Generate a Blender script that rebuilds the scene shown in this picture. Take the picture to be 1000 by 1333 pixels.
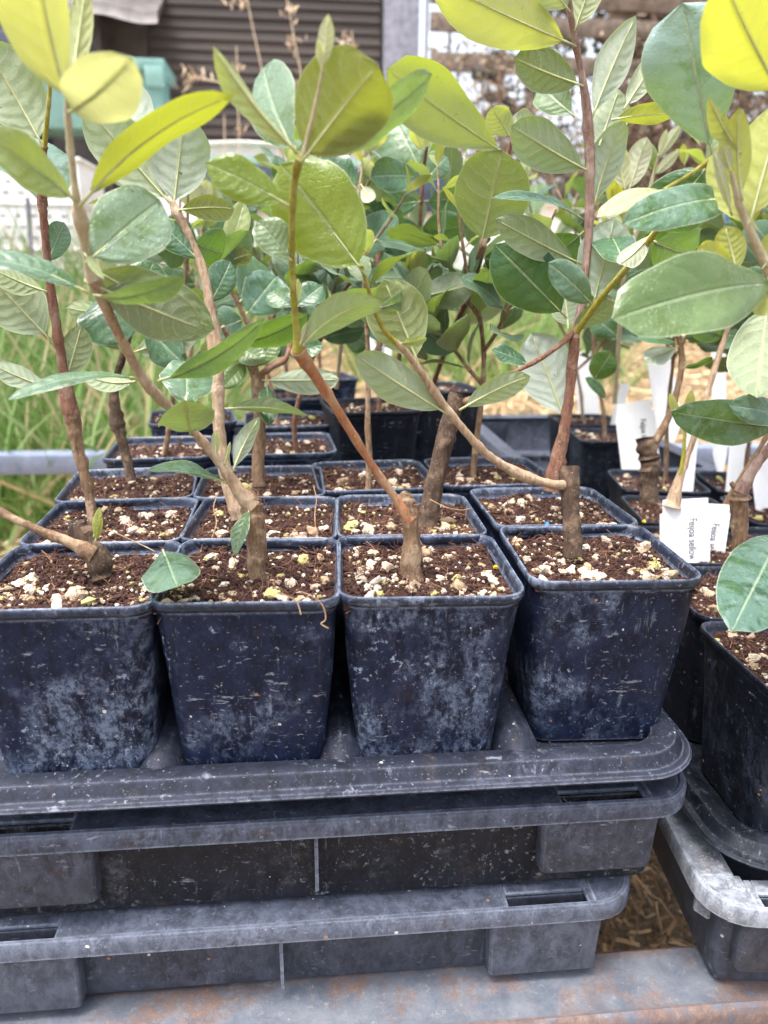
import bpy, bmesh, math, random
from mathutils import Vector, Matrix, noise
R = math.radians
random.seed(7)
for o in list(bpy.data.objects): bpy.data.objects.remove(o)
scene = bpy.context.scene
col = scene.collection

# ------------------------------------------------------------------ camera
CAM = Vector((.0813, -.3173, .2371)); PITCH, YAW, ROLL, FPX = .3014, .096, .0098, 963.
FW = Vector((math.sin(YAW)*math.cos(PITCH), math.cos(YAW)*math.cos(PITCH), -math.sin(PITCH)))
_r = Vector((math.cos(YAW), -math.sin(YAW), 0)); _u = _r.cross(FW)
RT = _r*math.cos(ROLL)+_u*math.sin(ROLL); UP = -_r*math.sin(ROLL)+_u*math.cos(ROLL)
cd = bpy.data.cameras.new('camera'); cam = bpy.data.objects.new('camera', cd); col.objects.link(cam)
cam.matrix_world = Matrix.Translation(CAM) @ Matrix((RT, UP, -FW)).transposed().to_4x4()
cd.sensor_fit = 'VERTICAL'; cd.sensor_height = 36; cd.lens = FPX/1333*36
cd.clip_start = .01; cd.clip_end = 600
cd.dof.use_dof = True; cd.dof.focus_distance = .40; cd.dof.aperture_fstop = 9.0
scene.camera = cam

# ------------------------------------------------------------------ light
SUN_EL, SUN_AZ = R(74), R(-120)      # azimuth measured from +Y (into the picture) towards +X
w = bpy.data.worlds.new('World'); scene.world = w; w.use_nodes = True
nt = w.node_tree; nt.nodes.clear()
sky = nt.nodes.new('ShaderNodeTexSky'); sky.sky_type = 'NISHITA'; sky.sun_disc = False
sky.sun_elevation = SUN_EL; sky.sun_rotation = SUN_AZ
sky.air_density = 1.0; sky.dust_density = 6.0; sky.ozone_density = 1.0; sky.altitude = 0
hs = nt.nodes.new('ShaderNodeHueSaturation'); hs.inputs['Saturation'].default_value = .5
bg = nt.nodes.new('ShaderNodeBackground'); bg.inputs['Strength'].default_value = .15
ow = nt.nodes.new('ShaderNodeOutputWorld')
nt.links.new(sky.outputs[0], hs.inputs['Color']); nt.links.new(hs.outputs[0], bg.inputs['Color']); nt.links.new(bg.outputs[0], ow.inputs['Surface'])
sd = bpy.data.lights.new('sun', 'SUN'); sd.energy = 1.5; sd.angle = R(24); sd.color = (1, .965, .91)
so = bpy.data.objects.new('sun', sd); col.objects.link(so)
sdir = Vector((math.sin(SUN_AZ)*math.cos(SUN_EL), math.cos(SUN_AZ)*math.cos(SUN_EL), math.sin(SUN_EL)))
so.rotation_euler = sdir.to_track_quat('Z', 'Y').to_euler(); so.location = (0, 2, 3)
vs = scene.view_settings; vs.view_transform = 'Standard'; vs.look = 'None'; vs.gamma = 1; vs.exposure = 1.85
vs.use_curve_mapping = False

# ------------------------------------------------------------------ placing helpers
def ray(x, y): return FW + RT*((x-500)/FPX) - UP*((y-666.5)/FPX)
def at(x, y, d): return CAM + ray(x, y)*d
def on_z(x, y, z): d = ray(x, y); return CAM + d*((z-CAM.z)/d.z)
def on_y(x, y, Y): d = ray(x, y); return CAM + d*((Y-CAM.y)/d.y)

def tag(o, label=None, cat=None, group=None, kind=None):
    if label: o['label'] = label
    if cat: o['category'] = cat
    if group: o['group'] = group
    if kind: o['kind'] = kind
    return o
def empty(name, loc, rz=0):
    o = bpy.data.objects.new(name, None); col.objects.link(o); o.location = loc; o.rotation_euler = (0, 0, rz)
    o.empty_display_size = .02
    return o
def link(name, me, parent=None, loc=None, mw=None):
    o = bpy.data.objects.new(name, me); col.objects.link(o)
    if parent: o.parent = parent
    if mw is not None: o.matrix_basis = mw
    elif loc is not None: o.location = loc
    return o

class MB:
    """collects faces, then makes one mesh"""
    def __init__(s): s.v = []; s.f = []; s.m = []; s.uv = []
    def add(s, vs, fs, m=0):
        b = len(s.v); s.v += [tuple(v) for v in vs]; s.f += [tuple(b+i for i in f) for f in fs]; s.m += [m]*len(fs)
    def box(s, x0, x1, y0, y1, z0, z1, m=0, rz=0, c=None):
        vs = [Vector((x, y, z)) for z in (z0, z1) for y in (y0, y1) for x in (x0, x1)]
        if rz:
            c = Vector(c or ((x0+x1)/2, (y0+y1)/2, 0)); M = Matrix.Rotation(rz, 3, 'Z')
            vs = [M @ (v-Vector((c.x, c.y, 0)))+Vector((c.x, c.y, 0)) for v in vs]
        s.add(vs, [(0, 2, 3, 1), (4, 5, 7, 6), (0, 1, 5, 4), (2, 6, 7, 3), (0, 4, 6, 2), (1, 3, 7, 5)], m)
    def loft(s, rings, m=0, closed=False, cap0=False, cap1=False):
        n = len(rings[0]); b = len(s.v)
        for r in rings: s.v += [tuple(p) for p in r]
        k = len(rings)
        for i in range(k if closed else k-1):
            j = (i+1) % k
            for a in range(n):
                c = (a+1) % n
                s.f.append((b+i*n+a, b+i*n+c, b+j*n+c, b+j*n+a)); s.m.append(m)
        if cap0: s.f.append(tuple(b+a for a in range(n))[::-1]); s.m.append(m)
        if cap1: s.f.append(tuple(b+(k-1)*n+a for a in range(n))); s.m.append(m)
    def tube(s, pts, rads, n=8, m=0, rough=0, seed=0, caps=True):
        pts = [Vector(p) for p in pts]; rings = []
        up = None
        for i, p in enumerate(pts):
            t = (pts[min(i+1, len(pts)-1)]-pts[max(i-1, 0)])
            if t.length < 1e-9: t = Vector((0, 0, 1))
            t.normalize()
            if up is None: up = t.orthogonal().normalized()
            up = (up-t*up.dot(t))
            up = up.normalized() if up.length > 1e-6 else t.orthogonal().normalized()
            q = t.cross(up); ring = []
            for a in range(n):
                an = 2*math.pi*a/n; r = rads[i]
                d = up*math.cos(an)+q*math.sin(an)
                if rough: r *= 1+rough*noise.noise((p+d*r)*(.6/max(r, 1e-4))+Vector((seed, 0, 0)))
                ring.append(p+d*r)
            rings.append(ring)
        s.loft(rings, m, cap0=caps, cap1=caps)
    def mesh(s, name, mats, smooth=False, bevel=0, seg=2):
        me = bpy.data.meshes.new(name); me.from_pydata(s.v, [], s.f)
        for mt in mats: me.materials.append(mt)
        me.polygons.foreach_set('material_index', s.m)
        bm = bmesh.new(); bm.from_mesh(me); bmesh.ops.recalc_face_normals(bm, faces=bm.faces)
        if bevel:
            es = [e for e in bm.edges if len(e.link_faces) == 2 and e.calc_face_angle(0) > .6]
            bmesh.ops.bevel(bm, geom=es, offset=bevel, segments=seg, profile=.5, affect='EDGES', clamp_overlap=True)
        bm.to_mesh(me); bm.free()
        if smooth or bevel:
            me.polygons.foreach_set('use_smooth', [True]*len(me.polygons))
            if hasattr(me, 'set_sharp_from_angle'): me.set_sharp_from_angle(angle=R(40))
        me.update(); return me
    def build(s, name, mats, parent=None, off=None, **k):
        if not isinstance(mats, (list, tuple)): mats = [mats]
        if off is not None:
            off = Vector(off); s.v = [tuple(Vector(v)-off) for v in s.v]
        return link(name, s.mesh(name, mats, **k), parent)

# ------------------------------------------------------------------ materials
class NT:
    def __init__(s, name):
        s.m = bpy.data.materials.new(name); s.m.use_nodes = True; s.t = s.m.node_tree; s.t.nodes.clear()
        s.out = s.t.nodes.new('ShaderNodeOutputMaterial')
    def n(s, typ, **k):
        nd = s.t.nodes.new('ShaderNode'+typ)
        for a, v in k.items():
            if a in nd.bl_rna.properties: setattr(nd, a, v)
            else: s.put(nd, a, v)
        return nd
    def put(s, nd, a, v):
        i = nd.inputs[int(a[1:])] if a[0] == 'i' and a[1:].isdigit() else nd.inputs[a.replace('_', ' ')]
        if hasattr(v, 'outputs'): v = v.outputs[0]
        if isinstance(v, bpy.types.NodeSocket): s.t.links.new(v, i)
        else:
            if isinstance(v, (tuple, list)) and len(v) == 3 and i.type == 'RGBA': v = (*v, 1)
            i.default_value = v
    def math(s, op, a, b=0, c=None, clamp=False):
        nd = s.n('Math', operation=op, use_clamp=clamp, i0=a, i1=b)
        if c is not None: s.put(nd, 'i2', c)
        return nd.outputs[0]
    def step(s, x, lo, hi, a=0., b=1.):
        return s.n('MapRange', interpolation_type='SMOOTHSTEP', i0=x, i1=lo, i2=hi, i3=a, i4=b).outputs[0]
    def mix(s, f, a, b, mode='MIX'):
        nd = s.n('Mix', data_type='RGBA', blend_type=mode); s.put(nd, 'i0', f); s.put(nd, 'i6', a); s.put(nd, 'i7', b)
        return nd.outputs[2]
    def noise(s, vec, sc, det=4, rough=.55, dist=0):
        return s.n('TexNoise', Vector=vec, Scale=sc, Detail=det, Roughness=rough, Distortion=dist).outputs[0]
    def objco(s, rnd=True, scale=None):
        c = s.n('TexCoord').outputs['Object']
        if rnd:
            oi = s.n('ObjectInfo'); sc = s.n('VectorMath', operation='SCALE', i0=(13.7, 7.3, 9.1)); s.put(sc, 'i3', oi.outputs['Random'])
            c = s.n('VectorMath', operation='ADD', i0=c, i1=sc).outputs[0]
        if scale: c = s.n('VectorMath', operation='MULTIPLY', i0=c, i1=scale).outputs[0]
        return c
    def bsdf(s, color, rough=.5, bump=None, strength=.3, dist=.001, **k):
        p = s.n('BsdfPrincipled', Base_Color=color, Roughness=rough, **k)
        if bump is not None:
            b = s.n('Bump', Strength=strength, Distance=dist, Height=bump); s.put(p, 'Normal', b)
        return p
    def done(s, sh): s.t.links.new(sh.outputs[0], s.out.inputs['Surface']); return s.m

def plain(name, c, rough=.6, var=.25, scale=40, bump=.15, dist=.001, **k):
    t = NT(name); co = t.objco(); n = t.noise(co, scale, 5, .6)
    cc = t.mix(t.step(n, .3, .7), tuple(x*(1-var) for x in c), tuple(min(1, x*(1+var)) for x in c))
    return t.done(t.bsdf(cc, rough, n, bump, dist, **k))

def make_plastic(name, base, haze, amount, brown=.3, rough=.42, tide=0., edge=.5, spec=.3, speck=.5, scuffs=.8):
    """dirty moulded plastic: chalky bloom, lime scale, white flecks, scuffed edges with painted highlights, brown dust"""
    t = NT(name); co = t.objco()
    n1 = t.noise(co, 40, 9, .72, .2)
    n2 = t.noise(t.objco(scale=(1, 1, .6)), 110, 10, .82, .25)
    n6 = t.noise(co, 480, 4, .7)
    z = t.n('SeparateXYZ', Vector=t.n('TexCoord').outputs['Object']).outputs[2]
    lo = t.math('MULTIPLY', t.step(z, .060, .004), tide)
    c = t.mix(t.step(n2, .36, .64), tuple(x*.65 for x in base), tuple(x*1.75 for x in base))
    rv = t.n('MapRange', i0=t.n('ObjectInfo').outputs['Random'], i1=0., i2=1., i3=-.05, i4=.05).outputs[0]
    k = t.math('ADD', t.math('ADD', t.math('MULTIPLY', n1, .45), t.math('MULTIPLY', t.noise(co, 15, 3, .5), .55)), rv)
    k = t.math('ADD', k, t.math('MULTIPLY', lo, .07))
    bloom = t.math('MULTIPLY', t.math('MULTIPLY', t.step(k, .48, .62), t.step(n2, .43, .56)), amount)
    bloom = t.math('MULTIPLY', bloom, t.step(t.noise(co, 300, 6, .75), .40, .58, .15, 1.))
    c = t.mix(bloom, c, haze)
    n3 = t.noise(co, 240, 9, .8, .3)
    n4 = t.noise(co, 19, 4, .6)
    flecks = t.math('MULTIPLY', t.step(n3, .565, .610), t.step(t.math('ADD', n4, t.math('MULTIPLY', lo, .08)), .52, .60))
    c = t.mix(t.math('MULTIPLY', flecks, .75*min(1, amount*1.2)), c, tuple(min(.6, x*1.9+.05) for x in haze))
    sx = t.noise(t.objco(scale=(.30, .30, 1)), 330, 5, .7, .3); sz = t.noise(t.objco(scale=(1, 1, .07)), 260, 5, .65, .15)
    scuff = t.math('MULTIPLY', t.math('MULTIPLY', t.step(sx, .60, .66), t.step(n4, .50, .40)), scuffs)
    drip = t.math('MULTIPLY', t.math('MULTIPLY', t.step(sz, .60, .68), t.step(n1, .46, .56)), scuffs)
    c = t.mix(t.math('MULTIPLY', scuff, .6), c, (.30, .33, .40)); c = t.mix(t.math('MULTIPLY', drip, .45), c, (.20, .24, .31))
    dust = t.math('MULTIPLY', t.step(n6, .63, .68), speck)
    c = t.mix(dust, c, (.34, .33, .36))
    vor = t.n('TexVoronoi', Vector=co, Scale=190., Randomness=1.)
    sel = t.n('SeparateColor', Color=vor.outputs['Color'])
    spot = t.math('LESS_THAN', t.math('ADD', vor.outputs['Distance'], t.math('MULTIPLY', t.math('SUBTRACT', n6, .5), .3)), t.math('MULTIPLY', sel.outputs[1], .20))
    spot = t.math('MULTIPLY', spot, t.math('GREATER_THAN', sel.outputs[0], .90))
    c = t.mix(t.math('MULTIPLY', spot, .8), c, t.mix(t.math('GREATER_THAN', sel.outputs[2], .5), (.55, .52, .5), (.30, .15, .08)))
    n5 = t.noise(co, 34, 8, .8, .2)
    c = t.mix(t.math('MULTIPLY', t.step(n5, .56, .70), brown), c, (.12, .08, .055))
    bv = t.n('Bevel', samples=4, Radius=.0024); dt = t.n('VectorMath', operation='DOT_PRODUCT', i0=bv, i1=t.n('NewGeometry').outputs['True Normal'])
    wear_glint = t.math('MULTIPLY', t.math('MULTIPLY', t.step(dt.outputs['Value'], .985, .80), t.step(n3, .36, .56)), edge)  # pale edges: scuffing plus highlights painted into the colour
    c = t.mix(wear_glint, c, tuple(min(.6, x*1.35) for x in haze))
    rg = t.n('MapRange', i0=t.math('ADD', bloom, flecks), i1=0., i2=.8, i3=rough, i4=.8).outputs[0]
    h = t.math('ADD', n2, t.math('MULTIPLY', flecks, .6))
    return t.done(t.bsdf(c, rg, h, .2, .0005, Specular_IOR_Level=spec))

M = {}
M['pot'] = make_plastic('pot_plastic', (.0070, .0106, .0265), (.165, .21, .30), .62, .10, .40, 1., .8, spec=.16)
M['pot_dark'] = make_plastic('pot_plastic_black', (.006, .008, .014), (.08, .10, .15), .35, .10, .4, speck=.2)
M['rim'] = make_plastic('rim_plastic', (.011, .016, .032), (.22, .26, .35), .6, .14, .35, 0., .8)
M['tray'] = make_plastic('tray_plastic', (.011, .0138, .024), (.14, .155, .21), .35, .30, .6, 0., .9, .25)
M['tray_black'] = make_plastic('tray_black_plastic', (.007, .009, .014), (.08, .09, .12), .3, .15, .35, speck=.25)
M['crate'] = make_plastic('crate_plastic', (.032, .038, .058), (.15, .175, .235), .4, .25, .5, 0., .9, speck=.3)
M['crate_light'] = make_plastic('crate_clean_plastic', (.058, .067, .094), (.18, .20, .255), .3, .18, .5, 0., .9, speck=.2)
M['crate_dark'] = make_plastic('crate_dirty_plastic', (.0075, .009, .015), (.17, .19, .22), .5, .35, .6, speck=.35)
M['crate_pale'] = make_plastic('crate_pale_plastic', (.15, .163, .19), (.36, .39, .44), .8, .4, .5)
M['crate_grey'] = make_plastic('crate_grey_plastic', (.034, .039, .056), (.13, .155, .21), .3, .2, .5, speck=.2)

def m_soil():
    t = NT('soil'); co = t.objco(); n = t.noise(co, 350, 6, .7); v = t.n('TexVoronoi', Vector=co, Scale=420.)
    c = t.mix(t.step(n, .3, .7), (.008, .003, .0025), (.062, .019, .013))
    c = t.mix(t.math('LESS_THAN', t.noise(co, 500, 2), .36), c, (.14, .09, .06))
    return t.done(t.bsdf(c, .9, t.math('ADD', n, v.outputs['Distance']), .9, .0015))
M['soil'] = m_soil()
def m_rand(name, cols, rough=.85, speck=None, sc=600, src='obj', bump=.5, bdist=.001):
    t = NT(name); co = t.objco()
    rnd = t.n('ObjectInfo').outputs['Random'] if src == 'obj' else t.n('NewGeometry').outputs['Random Per Island']
    r = t.n('ValToRGB', Fac=rnd); cr = r.color_ramp; cr.interpolation = 'CONSTANT' if len(cols) > 2 else 'LINEAR'
    for i, c in enumerate(cols):
        e = cr.elements[i] if i < 2 else cr.elements.new(.99)
        e.color = (*c, 1)
    for i in range(len(cols)): cr.elements[i].position = i/len(cols)
    for i, c in enumerate(cols): cr.elements[i].color = (*c, 1)
    n = t.noise(co, sc, 5, .7); cc = r.outputs[0]
    if speck: cc = t.mix(t.math('MULTIPLY', t.step(n, .54, .64), .8), cc, speck)
    return t.done(t.bsdf(cc, rough, n, bump, bdist))
M['perlite'] = m_rand(bump=.7, bdist=.0006, name='perlite', cols=[(.48, .40, .30), (.38, .29, .20), (.55, .49, .41), (.44, .32, .24), (.42, .37, .14), (.51, .45, .36), (.32, .23, .14), (.48, .38, .30)], rough=.9, speck=(.20, .11, .07), sc=3.2)
M['crumb'] = m_rand('soil_crumb', [(.016, .005, .004), (.036, .011, .008), (.024, .008, .006), (.06, .021, .014), (.040, .013, .009)], .95, None, 900, 'isl')
M['fibre'] = m_rand('soil_fibre', [(.06, .020, .012), (.11, .042, .022), (.08, .028, .016), (.22, .12, .065), (.06, .020, .013)], .8, None, 900, 'isl')
M['bits'] = m_rand('perlite_bits', [(.6, .55, .48), (.66, .62, .56), (.42, .34, .25), (.6, .5, .42), (.45, .40, .2)], .9, (.2, .12, .08), 700, 'isl')
M['prill'] = plain('blue_prill', (.02, .25, .75), .4)
M['yellow_prill'] = plain('yellow_prill', (.65, .42, .02), .4)
M['straw'] = m_rand('straw', [(.40, .27, .13), (.58, .43, .24), (.30, .19, .09), (.66, .52, .33), (.46, .31, .16)], .8, None, 60, 'isl')
M['grass'] = m_rand('grass_blade', [(.17, .29, .07), (.24, .37, .12), (.12, .23, .05), (.46, .38, .20), (.28, .40, .16), (.20, .33, .09), (.52, .44, .26), (.15, .28, .06)], .6, None, 60, 'isl', .1)
M['chip'] = m_rand('shade_toned_chip', [(.20, .11, .05), (.30, .18, .085), (.12, .065, .03), (.40, .26, .13), (.16, .085, .04)], .85, None, 60, 'isl')  # chip browns darkened to carry the shade under the bench
M['dry'] = m_rand('dry_stalk', [(.5, .38, .24), (.42, .30, .2), (.6, .48, .34), (.36, .25, .18)], .8, None, 60, 'isl')

def m_bark(name, c0, c1, c2, young=None):
    t = NT(name); co = t.objco(scale=(1, 1, .16)); n = t.noise(co, 520, 8, .75, .6); n2 = t.noise(t.objco(), 90, 4, .6)
    c = t.mix(t.step(n, .3, .62), c0, c1); c = t.mix(t.step(n2, .5, .68), c, c2)
    p = t.noise(t.objco(), 900, 2); c = t.mix(t.math('MULTIPLY', t.step(p, .66, .7), .5), c, (.55, .48, .38))
    return t.done(t.bsdf(c, .8, t.math('ADD', n, n2), 1., .0022))
M['bark'] = m_bark('bark_brown', (.085, .045, .024), (.27, .165, .095), (.40, .29, .19))
M['bark_dark'] = m_bark('bark_dark', (.022, .013, .009), (.095, .054, .032), (.19, .125, .08))
M['bark_red'] = m_bark('bark_red', (.10, .042, .027), (.25, .115, .072), (.28, .18, .13))
M['bark_pale'] = m_bark('bark_pale', (.24, .15, .09), (.46, .33, .22), (.55, .43, .31))
M['bark_orange'] = m_bark('bark_orange', (.28, .105, .045), (.44, .20, .095), (.48, .30, .18))
M['bark_pink'] = m_bark('bark_pink', (.18, .095, .08), (.36, .23, .19), (.46, .34, .29))
M['green_stem'] = m_bark('green_stem', (.20, .18, .012), (.34, .31, .03), (.40, .38, .10))
M['pale_stem'] = m_bark('pale_stem', (.44, .37, .22), (.60, .52, .36), (.66, .60, .46))
M['root'] = m_bark('root', (.20, .10, .05), (.38, .24, .13), (.46, .33, .2))
M['cut_wood'] = plain('cut_wood', (.34, .24, .14), .9, .4, 300, .5)

def m_leaf():
    """object colour: r = youth (0 old .. 1 young), g = bluish wax on top, painted sky reflection at full, b = olive darkness"""
    t = NT('leaf'); oi = t.n('ObjectInfo'); sc = t.n('SeparateColor', Color=oi.outputs['Color'])
    age, wax_sheen, dark = sc.outputs[0], sc.outputs[1], sc.outputs[2]; rnd = oi.outputs['Random']
    uv = t.n('SeparateXYZ', Vector=t.n('UVMap').outputs[0]); u, v = uv.outputs[0], uv.outputs[1]
    side = t.math('SUBTRACT', u, .5); c = t.math('MULTIPLY', t.math('ABSOLUTE', side), 2)
    sg = t.math('MULTIPLY', t.math('GREATER_THAN', side, 0), .42)
    co = t.objco(); wob = t.noise(co, 42, 4, .6)
    ph = t.math('ADD', t.math('SUBTRACT', t.math('MULTIPLY', v, 7.2), t.math('MULTIPLY', t.math('POWER', c, 1.5), 1.35)), sg)
    ph = t.math('ADD', ph, t.math('MULTIPLY', wob, 2.3)); ph = t.math('ADD', ph, rnd)
    fr = t.math('ABSOLUTE', t.math('SUBTRACT', t.math('FRACT', ph), .5))       # 0 on the vein
    fade = t.step(c, .98, .72)
    vein = t.math('MULTIPLY', t.math('MULTIPLY', t.step(fr, .055, .008), fade), t.step(t.noise(co, 75, 3, .6), .34, .56))
    quilt = t.math('MULTIPLY', t.step(fr, 0., .5), fade)
    vo = t.n('TexVoronoi', feature='DISTANCE_TO_EDGE', Vector=co, Scale=520.); ret = t.step(vo.outputs[0], .09, .02)
    mid = t.step(c, .045, .012); mid2 = t.step(c, .09, .03)
    n = t.noise(co, 28, 5, .6); n2 = t.noise(co, 130, 5, .65)
    mar = t.math('MULTIPLY', t.step(c, .955, .99), .55)
    # upper face
    top = t.mix(t.step(n, .34, .66), (.014, .055, .022), (.040, .115, .034))
    nb = t.noise(co, 70, 6, .7, .4)
    top = t.mix(t.math('MULTIPLY', wax_sheen, t.math('MULTIPLY', t.step(nb, .38, .52), .85)), top, (.105, .195, .155))
    top = t.mix(t.math('MULTIPLY', t.step(wax_sheen, .93, 1.), t.step(nb, .34, .50, .45, .9)), top, (.27, .385, .385))  # strongest values mix a pale sky reflection into the colour
    top = t.mix(t.math('MULTIPLY', t.step(n2, .54, .70), t.math('MULTIPLY', wax_sheen, .5)), top, (.24, .34, .30))
    top = t.mix(age, top, t.mix(t.step(n, .35, .65), t.mix(wax_sheen, (.22, .33, .025), (.48, .50, .17)), t.mix(wax_sheen, (.36, .43, .07), (.62, .61, .34))))
    top = t.mix(t.math('MULTIPLY', t.math('ADD', mid, t.math('MULTIPLY', vein, .22), clamp=True), .60), top, (.36, .46, .28))
    # felted lower face
    und = t.mix(t.step(n, .34, .66), (.19, .24, .145), (.28, .33, .21))
    und = t.mix(t.math('MULTIPLY', wax_sheen, .8), und, (.40, .455, .43))
    und = t.mix(dark, und, (.125, .160, .06))
    und = t.mix(t.math('MULTIPLY', age, .75), und, t.mix(wax_sheen, (.40, .45, .09), (.66, .63, .46)))
    und = t.mix(t.math('MULTIPLY', t.math('ADD', t.math('MULTIPLY', vein, .6), t.math('MULTIPLY', ret, .13)), .8), und, (.52, .55, .42))
    und = t.mix(t.math('MULTIPLY', mid2, .4), und, (.46, .48, .28))
    spot = t.math('MULTIPLY', t.step(t.noise(co, 260, 3, .6), .675, .70), t.step(n, .48, .6))
    back = t.n('NewGeometry').outputs['Backfacing']
    colr = t.mix(back, top, und); colr = t.mix(mar, colr, (.56, .60, .46)); colr = t.mix(t.math('MULTIPLY', spot, .75), colr, (.05, .03, .015))
    rgh = t.n('MapRange', i0=back, i1=0., i2=1., i3=.25, i4=.85).outputs[0]
    rgh = t.math('ADD', rgh, t.math('MULTIPLY', t.math('SUBTRACT', n2, .5), .4))
    h = t.math('ADD', t.math('MULTIPLY', quilt, t.n('MapRange', i0=back, i1=0., i2=1., i3=.24, i4=.42).outputs[0]), t.math('MULTIPLY', ret, -.10))
    h = t.math('ADD', h, t.math('MULTIPLY', n2, .30)); h = t.math('SUBTRACT', h, t.math('MULTIPLY', mid2, .35))
    p = t.bsdf(colr, rgh, t.math('ADD', h, t.math('MULTIPLY', wob, .8)), .6, .0012, Specular_IOR_Level=.5, Sheen_Weight=.08)
    tc = t.mix(age, (.17, .31, .025), t.mix(wax_sheen, (.60, .56, .02), (.42, .42, .18))); tc = t.mix(t.math('MULTIPLY', t.math('ADD', vein, mid2, clamp=True), .4), tc, (.12, .13, .02))
    tc = t.mix(dark, tc, (.16, .19, .012))
    tr = t.n('BsdfTranslucent', Color=tc)
    mx = t.n('MixShader'); t.put(mx, 'i0', t.n('MapRange', i0=age, i1=0., i2=1., i3=.27, i4=.60).outputs[0]); t.put(mx, 'i1', p); t.put(mx, 'i2', tr)
    return t.done(mx)
M['leaf'] = m_leaf()
M['midrib'] = plain('leaf_midrib', (.40, .43, .22), .7, .15, 200, .1)

def m_metal():
    t = NT('galvanised_steel'); co = t.objco(False); n = t.noise(co, 45, 9, .72, .2); n2 = t.noise(co, 16, 8, .7); n3 = t.noise(co, 190, 8, .8, .2)
    c = t.mix(t.step(n, .32, .66), (.080, .096, .128), (.160, .172, .200)); c = t.mix(t.math('MULTIPLY', t.step(n3, .55, .72), .7), c, (.36, .36, .37))
    rust = t.math('MULTIPLY', t.step(n2, .50, .60), t.step(n3, .36, .54))
    at_ = t.n('Attribute', attribute_name='edge').outputs['Fac']
    rust = t.math('MAXIMUM', rust, t.math('MULTIPLY', at_, t.step(n, .38, .54)))
    c = t.mix(t.math('MULTIPLY', rust, .68), c, t.mix(t.step(n3, .35, .65), (.085, .031, .019), (.19, .105, .06)))
    rg = t.n('MapRange', i0=rust, i1=0., i2=1., i3=.45, i4=.85).outputs[0]
    return t.done(t.bsdf(c, rg, t.math('ADD', n3, n), .4, .0012, Metallic=.15))
M['metal'] = m_metal()
M['rail'] = plain('galvanised_rail', (.17, .20, .28), .5, .15, 40, .2, Metallic=.2)
M['tag'] = plain('label_card', (.87, .88, .90), .6, .02, 60, .03)
M['ink'] = plain('label_ink', (.05, .05, .07), .6, .1)
def m_ground():
    t = NT('straw_ground'); co = t.n('TexCoord').outputs['Object']
    n = t.noise(co, 25, 7, .7, 1.); n2 = t.noise(co, 1.2, 4, .6); n3 = t.noise(t.objco(False, (1, 5, 1)), 60, 5, .7, 2)
    c = t.mix(t.step(n, .3, .7), (.20, .12, .06), (.56, .40, .23)); c = t.mix(t.step(n3, .45, .65), c, (.64, .49, .30))
    c = t.mix(t.math('MULTIPLY', t.step(n2, .55, .7), .6), c, (.14, .19, .06))
    return t.done(t.bsdf(c, .95, t.math('ADD', n, n3), 1, .02))
M['ground'] = m_ground()
M['board'] = m_rand('shed_board', [(.050, .040, .036), (.060, .047, .041), (.044, .035, .032), (.055, .044, .039)], .8, (.05, .038, .033), 14)
M['shed_dark'] = plain('shed_dark_wall', (.06, .052, .05), .85, .25, 9)  # dark grey is this smooth wall's own colour
M['roof'] = plain('roof_flashing', (.10, .088, .088), .55, .35, 9, .4, .01)
M['post_grey'] = plain('grey_post', (.19, .19, .23), .8, .3, 12, .2, .005)
M['wood'] = plain('weathered_timber', (.13, .10, .08), .85, .4, 14, .4, .01)
M['teal'] = plain('teal_paint', (.14, .27, .25), .55, .08, 10)
M['white'] = plain('white_paint', (.82, .83, .84), .35, .03, 8)
M['white_plastic'] = plain('white_plastic', (.82, .80, .80), .5, .04, 8)
M['glass'] = plain('car_glass', (.035, .05, .085), .12, .2, 3, .02)
M['tealstrip'] = plain('car_trim', (.22, .40, .36), .4, .1, 8)
M['black'] = plain('black_rubber', (.012, .012, .014), .6, .3, 20)
M['navy'] = plain('navy_bin', (.02, .025, .05), .5, .3, 8)
M['blue'] = plain('blue_plastic', (.02, .07, .33), .4, .15, 20)
M['trunk'] = plain('tree_bark', (.12, .075, .055), .95, .5, 14, 1., .03)
M['dryleaf'] = m_rand('dry_leaf', [(.17, .12, .085), (.11, .08, .055), (.24, .18, .125), (.10, .09, .045), (.15, .105, .07)], .8, None, 20, 'isl')
M['foliage'] = m_rand('dark_foliage', [(.05, .058, .03), (.075, .08, .038), (.10, .075, .045), (.14, .095, .06), (.04, .05, .028)], .8, None, 20, 'isl')

# ================================================================== the setting
def sm(t): t = max(0, min(1, t)); return t*t*(3-2*t)
def gz(x, y):
    return -.45+.40*sm((y-1.6)/2.4)+.02*noise.noise(Vector((x*2, y*2, 0)))+.05*noise.noise(Vector((x*.6, y*.6, 3)))*sm((y-1.5)/1)
def ground():
    xs = [-300, -80, -30, -12]+[-6+i*.25 for i in range(49)]+[12, 30, 80, 300]
    ys = [-60, -20, -6]+[-2+i*.25 for i in range(41)]+[9, 11, 14, 20, 40, 100, 400]
    b = MB(); n = len(xs)
    vs = [(x, y, gz(x, y)) for y in ys for x in xs]
    b.add(vs, [(j*n+i, j*n+i+1, (j+1)*n+i+1, (j+1)*n+i) for j in range(len(ys)-1) for i in range(n-1)])
    tag(b.build('ground', M['ground'], smooth=True), kind='structure')
ground()

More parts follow.
